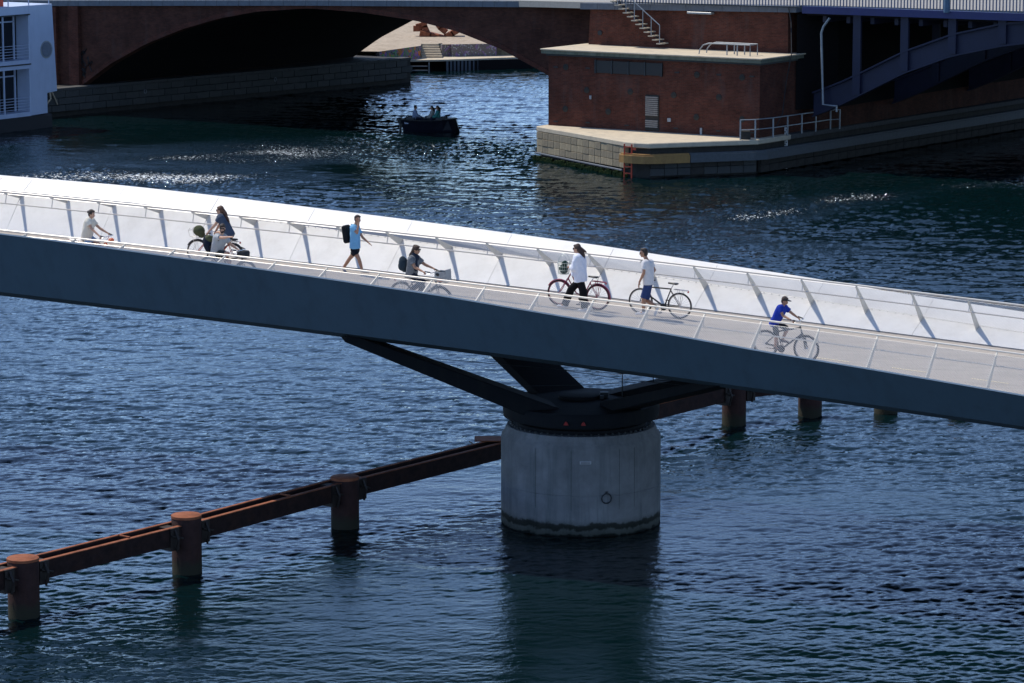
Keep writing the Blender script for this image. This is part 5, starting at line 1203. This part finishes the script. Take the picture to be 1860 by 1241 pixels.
#--- 5 woman on grey bicycle
F5 = Frame(-1.12, 5.15)
def Z5(x, y, n): return F5.px(700 + x / 10.343, 430 + y / 10.343, n)
def crate(root, bar, fh, F):
    m = mat('crate_grey', (.30, .31, .31), .6, var=.25, nscale=20)
    c = Vector((fh.x + .06, 0, bar.z - .10))
    for s_ in (-.16, .16): MB().box(c + Vector((0, s_, 0)), (.32, .012, .26)).build('basket_side', m, root)
    MB().box(c + Vector((.16, 0, .03)), (.012, .32, .34), (Vector((1, 0, .12)).normalized(), Vector((0, 1, 0)), Vector((-.12, 0, 1)).normalized())).build('basket_front', m, root)
    MB().box(c + Vector((-.16, 0, -.02)), (.012, .32, .22)).build('basket_back', m, root); MB().box(c + Vector((0, 0, -.13)), (.32, .32, .012)).build('basket_floor', m, root)
    def bg(bm): ellip(bm, c + Vector((-.08, -.08, .06)), (.12, .10, .10))
    blob('bag_in_basket', M['black'], bg, .014, root, 1, jitter=.01)
    MB().box(c + Vector((.0, -.175, -.08)), (.16, .02, .07)).build('basket_lock', M['red'], root, bevel=.01)
    mb = MB(); mb.lathe([(.035, 0), (.05, .05), (.048, .07)], 14); o = mb.build('head_lamp', M['chrome'], root); o.location = (fh.x - .05, 0, fh.z + .42); o.rotation_euler = (0, R(90), 0)
M['grey_frame'] = mat('grey_frame', (.07, .075, .08), .4)
bicycle(F5, 1, 'grey city bicycle with square front basket ridden by the woman with sunglasses', M['grey_frame'], 1.10, .345, (786, 493), (742, 503), rack=True, basket=crate, style='city')
hip5 = Z5(485, 700, 0)
J5 = dict(head=Z5(585, 245, 0), shN=Z5(480, 425, .17), shF=Z5(600, 410, -.17), elN=Z5(555, 575, .21), wrN=Z5(690, 650, .26), elF=Z5(750, 530, -.23), wrF=Z5(890, 590, -.28))
J5.update(legs_cycle(F5, hip5, F5.lc(-.10, 0, .28), 1.0, 1, near_down=False))
def longwav(bm, H_, f, up, lat, k):
    b = H_ - f * .07
    capsule(bm, b, .065, b - f * .09 - up * .16, .055); capsule(bm, b - f * .09 - up * .16, .055, b - f * .15 - up * .30, .025); capsule(bm, b - f * .06 - up * .1 + lat * .04, .04, b - f * .10 - up * .27 + lat * .05, .03)
    ellip(bm, H_ + up * .10 - f * .03, (.07, .06, .035), f, up)
def extra5(root, J, F):
    def bg(bm): ellip(bm, Z5(345, 520, 0), (.125, .16, .215), (.97, 0, .2)); ellip(bm, Z5(300, 560, 0), (.08, .11, .12), (.97, 0, .2))
    blob('backpack', cloth('grey_blue_bag', (.025, .040, .055)), bg, .014, root, 2, jitter=.006)
    def sc_(bm): capsule(bm, Z5(545, 345, 0), .085, Z5(575, 400, 0), .10); capsule(bm, Z5(560, 420, .06), .07, Z5(580, 620, .08), .05)
    blob('scarf', cloth('navy', (.018, .026, .045)), sc_, .012, root, 2, jitter=.012)
person(F5, J5, 'woman with curly dark hair, sunglasses, scarf and small backpack cycling right', M['skin_tan'], 1.0, face=(1, -.12, -.06), hair=(M['hair_black_brown'], longwav), top=(cloth('grey_speckle', (.15, .16, .175), .35), .62, .08, .015), bottom=(cloth('dark_jeans', (.018, .022, .04)), 1.9, .015), shoes=bpy.data.materials['shoe_dark'], extra=extra5, fem=True)
#--- 6 woman in white shirt pushing magenta bicycle
F6 = Frame(2.1, 2.07)
FE = Frame(2.48, 2.5)
def Z6(x, y, n): return FE.px(980 + x / 8.273, 430 + y / 8.273, n)
M['magenta'] = mat('magenta', (.27, .020, .060), .35, var=.08)
def wire_basket(root, bar, fh, F):
    c = Vector((bar.x + .25, 0, bar.z - .06)); gm = mat('wire_green', (.45, .5, .47), .4, .3)
    mb = MB(); n = 18
    for zz, r in ((.15, .17), (.05, .163), (-.05, .152), (-.15, .14)): mb.tube([c + Vector((math.cos(t * 2 * math.pi / n) * r, math.sin(t * 2 * math.pi / n) * r * 1.1, zz)) for t in range(n)], .006, 5, closed=True)
    for t in range(n): a = t * 2 * math.pi / n; mb.tube([c + Vector((math.cos(a) * .17, math.sin(a) * .187, .15)), c + Vector((math.cos(a) * .14, math.sin(a) * .154, -.15)), c + Vector((0, 0, -.155))], .004, 4)
    mb.tube([c + Vector((.17 * math.cos(t), 0, .15 + .24 * math.sin(t))) for t in [i * math.pi / 10 for i in range(11)]], .005, 5); mb.tube([c + Vector((.12 * math.cos(t), .08, .15 + .20 * math.sin(t))) for t in [i * math.pi / 10 for i in range(11)]], .005, 5)
    mb.build('wire_basket', gm, root)
    def bg(bm): ellip(bm, c + Vector((0, 0, -.03)), (.12, .13, .12)); ellip(bm, c + Vector((-.02, 0, .12)), (.08, .10, .08))
    blob('bag_in_basket', cloth('green_bag', (.02, .05, .04)), bg, .014, root, 1, jitter=.02)
bicycle(F6, -1, 'magenta city bicycle with wire basket pushed by the woman in the white shirt', M['magenta'], 1.12, .350, (1036.5, 484.5), (1075, 502.5), style='step', guard=M['magenta'], rack=M['magenta'], basket=wire_basket, bar_w=.27)
J6 = dict(head=Z6(562, 180, 0), shN=Z6(570, 325, .17), shF=Z6(630, 315, -.17), elN=Z6(520, 470, .21), wrN=Z6(470, 452, -.02), elF=Z6(570, 460, -.2), wrF=Z6(500, 450, -.28),
          hipN=Z6(610, 640, .09), hipF=Z6(620, 640, -.09), knN=Z6(655, 830, .09), anN=Z6(680, 1085, .09), knF=Z6(470, 800, -.08), anF=Z6(375, 1035, -.10))
J6['haN'] = Z6(430, 445, -.08); J6['haF'] = Z6(455, 440, -.32)
J6['toeN'] = J6['anN'] + Vector((-.15, 0, -.05)); J6['toeF'] = J6['anF'] + Vector((-.16, 0, -.02))
def longhair(bm, H_, f, up, lat, k):
    b = H_ - f * .06
    capsule(bm, b, .075, b - f * .10 - up * .17, .06); capsule(bm, b - f * .10 - up * .17, .06, b - f * .12 - up * .31, .03); capsule(bm, b - f * .05, .05, b - f * .19 - up * .10, .02)
def extra6(root, J, F):
    def tail(bm): capsule(bm, Z6(630, 520, 0), .14, Z6(655, 640, 0), .12, caps=(1, 0)); capsule(bm, Z6(560, 500, 0), .13, Z6(520, 590, 0), .11, caps=(1, 0))
    blob('shirt_tail', bpy.data.materials['white_shirt'], tail, .012, root, 2, jitter=.012)
person(FE, J6, 'woman in loose white shirt and black trousers walking left pushing the magenta bicycle', M['skin'], 1.02, face=(-1, -.1, -.05), hair=(M['hair_black_brown'], longhair), top=(cloth('white_shirt', (.70, .72, .80)), 1.75, .06, .035), bottom=(cloth('black_trousers', (.008, .008, .010)), 1.95, .040), shoes=cloth('white_shoe', (.7, .7, .72)), extra=extra6, fem=True)
#--- 7 man in white t-shirt with black bicycle
F7 = Frame(4.38, 1.84); F7p = Frame(4.02, 2.3)
def Z7(x, y, n): return F7p.px(1130 + x / 8.271, 440 + y / 8.271, n)
bicycle(F7, -1, 'slim black bicycle with rear rack pushed by the man in the white t-shirt', M['black'], 1.12, .348, (1172, 511), (1220, 514.5), style='race', rack=True, bar_w=.24)
J7 = dict(head=Z7(322, 160, 0), shN=Z7(345, 325, .19), shF=Z7(425, 310, -.19), elN=Z7(325, 465, .24), wrN=Z7(258, 605, .22), elF=Z7(488, 420, -.24), wrF=Z7(400, 520, -.30),
          hipN=Z7(385, 630, .09), hipF=Z7(400, 630, -.09), knN=Z7(325, 845, .09), anN=Z7(322, 1055, .09), knF=Z7(355, 860, -.09), anF=Z7(530, 985, -.09))
J7['haN'] = Z7(247, 670, .2); J7['toeN'] = J7['anN'] + Vector((-.17, 0, -.045)); J7['toeF'] = J7['anF'] + Vector((-.06, 0, -.17))
def extra7(root, J, F):
    for c in 'NF':
        def sk(bm): capsule(bm, J['an' + c].lerp(J['kn' + c], .04), .042, J['an' + c].lerp(J['kn' + c], .26), .048, caps=(0, 0))
        blob('sock', M['black'], sk, .012, root, 1)
person(F7p, J7, 'man in white t-shirt and navy shorts walking beside the black bicycle', M['skin_tan'], 1.03, face=(-1, -.25, -.10), hair=(M['hair_dark'], short), top=(cloth('white_tee', (.62, .61, .62)), .62, .0, .018), bottom=(cloth('navy_shorts', (.030, .055, .16)), .96, .035), shoes=bpy.data.materials['white_shoe'], extra=extra7, grip=(False, True))
#--- 8 boy
F8 = Frame(9.4, 5.48)
def Z8(x, y, n): return F8.px(1355 + x / 8.864, 525 + y / 8.864, n)
M['mtb'] = mat('mtb', (.05, .055, .06), .4)
def susp(root, bar, fh, F):
    mb = MB()
    for s_ in (.06, -.06): mb.tube([fh + Vector((0, s_, 0)), fh + Vector((-.07, s_, .26))], .020, 8)
    mb.build('fork_slider', M['dark_steel'], root)
bicycle(F8, 1, 'dark mountain bicycle with knobbly tyres ridden by the boy in the blue t-shirt', M['mtb'], 1.08, .345, (1449, 580.5), (1407, 592), style='race', rack=None, tyre=.027, basket=susp)
J8 = dict(head=Z8(628, 190, 0), shN=Z8(545, 310, .14), shF=Z8(625, 300, -.14), elN=Z8(595, 430, .18), wrN=Z8(725, 500, .25), elF=Z8(750, 400, -.20), wrF=Z8(835, 462, -.25),
          hipN=Z8(460, 530, .08), hipF=Z8(470, 530, -.08), knN=Z8(490, 755, .09), anN=Z8(475, 945, .11), knF=Z8(665, 640, -.09), anF=Z8(585, 820, -.11))
J8['toeN'] = J8['anN'] + Vector((.13, 0, -.06)); J8['toeF'] = J8['anF'] + Vector((.13, 0, -.04))
person(F8, J8, 'boy in bright blue t-shirt and black cap cycling on the right half of the bridge', M['skin_tan'], .86, face=(1, -.15, -.20), hair=(M['hair_black_brown'], None), glasses=False, top=(cloth('royal_blue', (.014, .040, .33)), .6, .10, .014), bottom=(cloth('charcoal', (.020, .022, .028)), .98, .015), shoes=cloth('shoe_mix', (.12, .10, .10)), cap=M['black'])
#--- people in the boat
FB = Frame(0, 0, ground=Vector((BO.x, BO.y, 0)), yaw=R(-4))
def ZB(x, y, n): return FB.px(710 + x / 12.407, 175 + y / 12.407, n)
def sitter(cx, head_y, n, dr, lb, m, hm, k):
    hd = ZB(cx, head_y, n); base = Vector((hd.x, hd.y, .95))
    b = hd
    sh = b + Vector((-.02 * dr, 0, -.26)); hp_ = Vector((b.x - .06 * dr, b.y, .78))
    J = dict(head=b, shN=sh + Vector((0, -.18, 0)), shF=sh + Vector((0, .18, 0)), elN=sh + Vector((.12 * dr, -.23, -.24)), elF=sh + Vector((.12 * dr, .23, -.24)), wrN=sh + Vector((.34 * dr, -.15, -.30)), wrF=sh + Vector((.34 * dr, .15, -.30)),
             hipN=hp_ + Vector((0, -.09, 0)), hipF=hp_ + Vector((0, .09, 0)), knN=hp_ + Vector((.40 * dr, -.12, .05)), knF=hp_ + Vector((.40 * dr, .12, .05)), anN=hp_ + Vector((.42 * dr, -.12, -.28)), anF=hp_ + Vector((.42 * dr, .12, -.28)))
    J['toeN'] = J['anN'] + Vector((.14 * dr, 0, -.02)); J['toeF'] = J['anF'] + Vector((.14 * dr, 0, -.02))
    person(FB, J, lb, M['skin_tan'], k, face=(dr, -.3, 0), hair=(M['hair_dark'], hm), glasses=False, top=(m, 1.8, .03, .02), bottom=(bpy.data.materials['dark_jeans'], 1.8, .02), shoes=None, voxel=.016, grip=(False, False))
sitter(555, 245, .0, 1, 'person in pale blue shirt sitting at the left end of the motor boat', cloth('pale_blue', (.20, .24, .34)), None, 1.0)
sitter(920, 262, -.15, -1, 'person in cream top sitting in the middle of the motor boat', cloth('cream_dim', (.30, .28, .24)), longhair, .95)
sitter(1045, 255, .22, -1, 'person in green top sitting right of the cream one in the motor boat', cloth('sea_green', (.05, .22, .19)), longhair, .98)
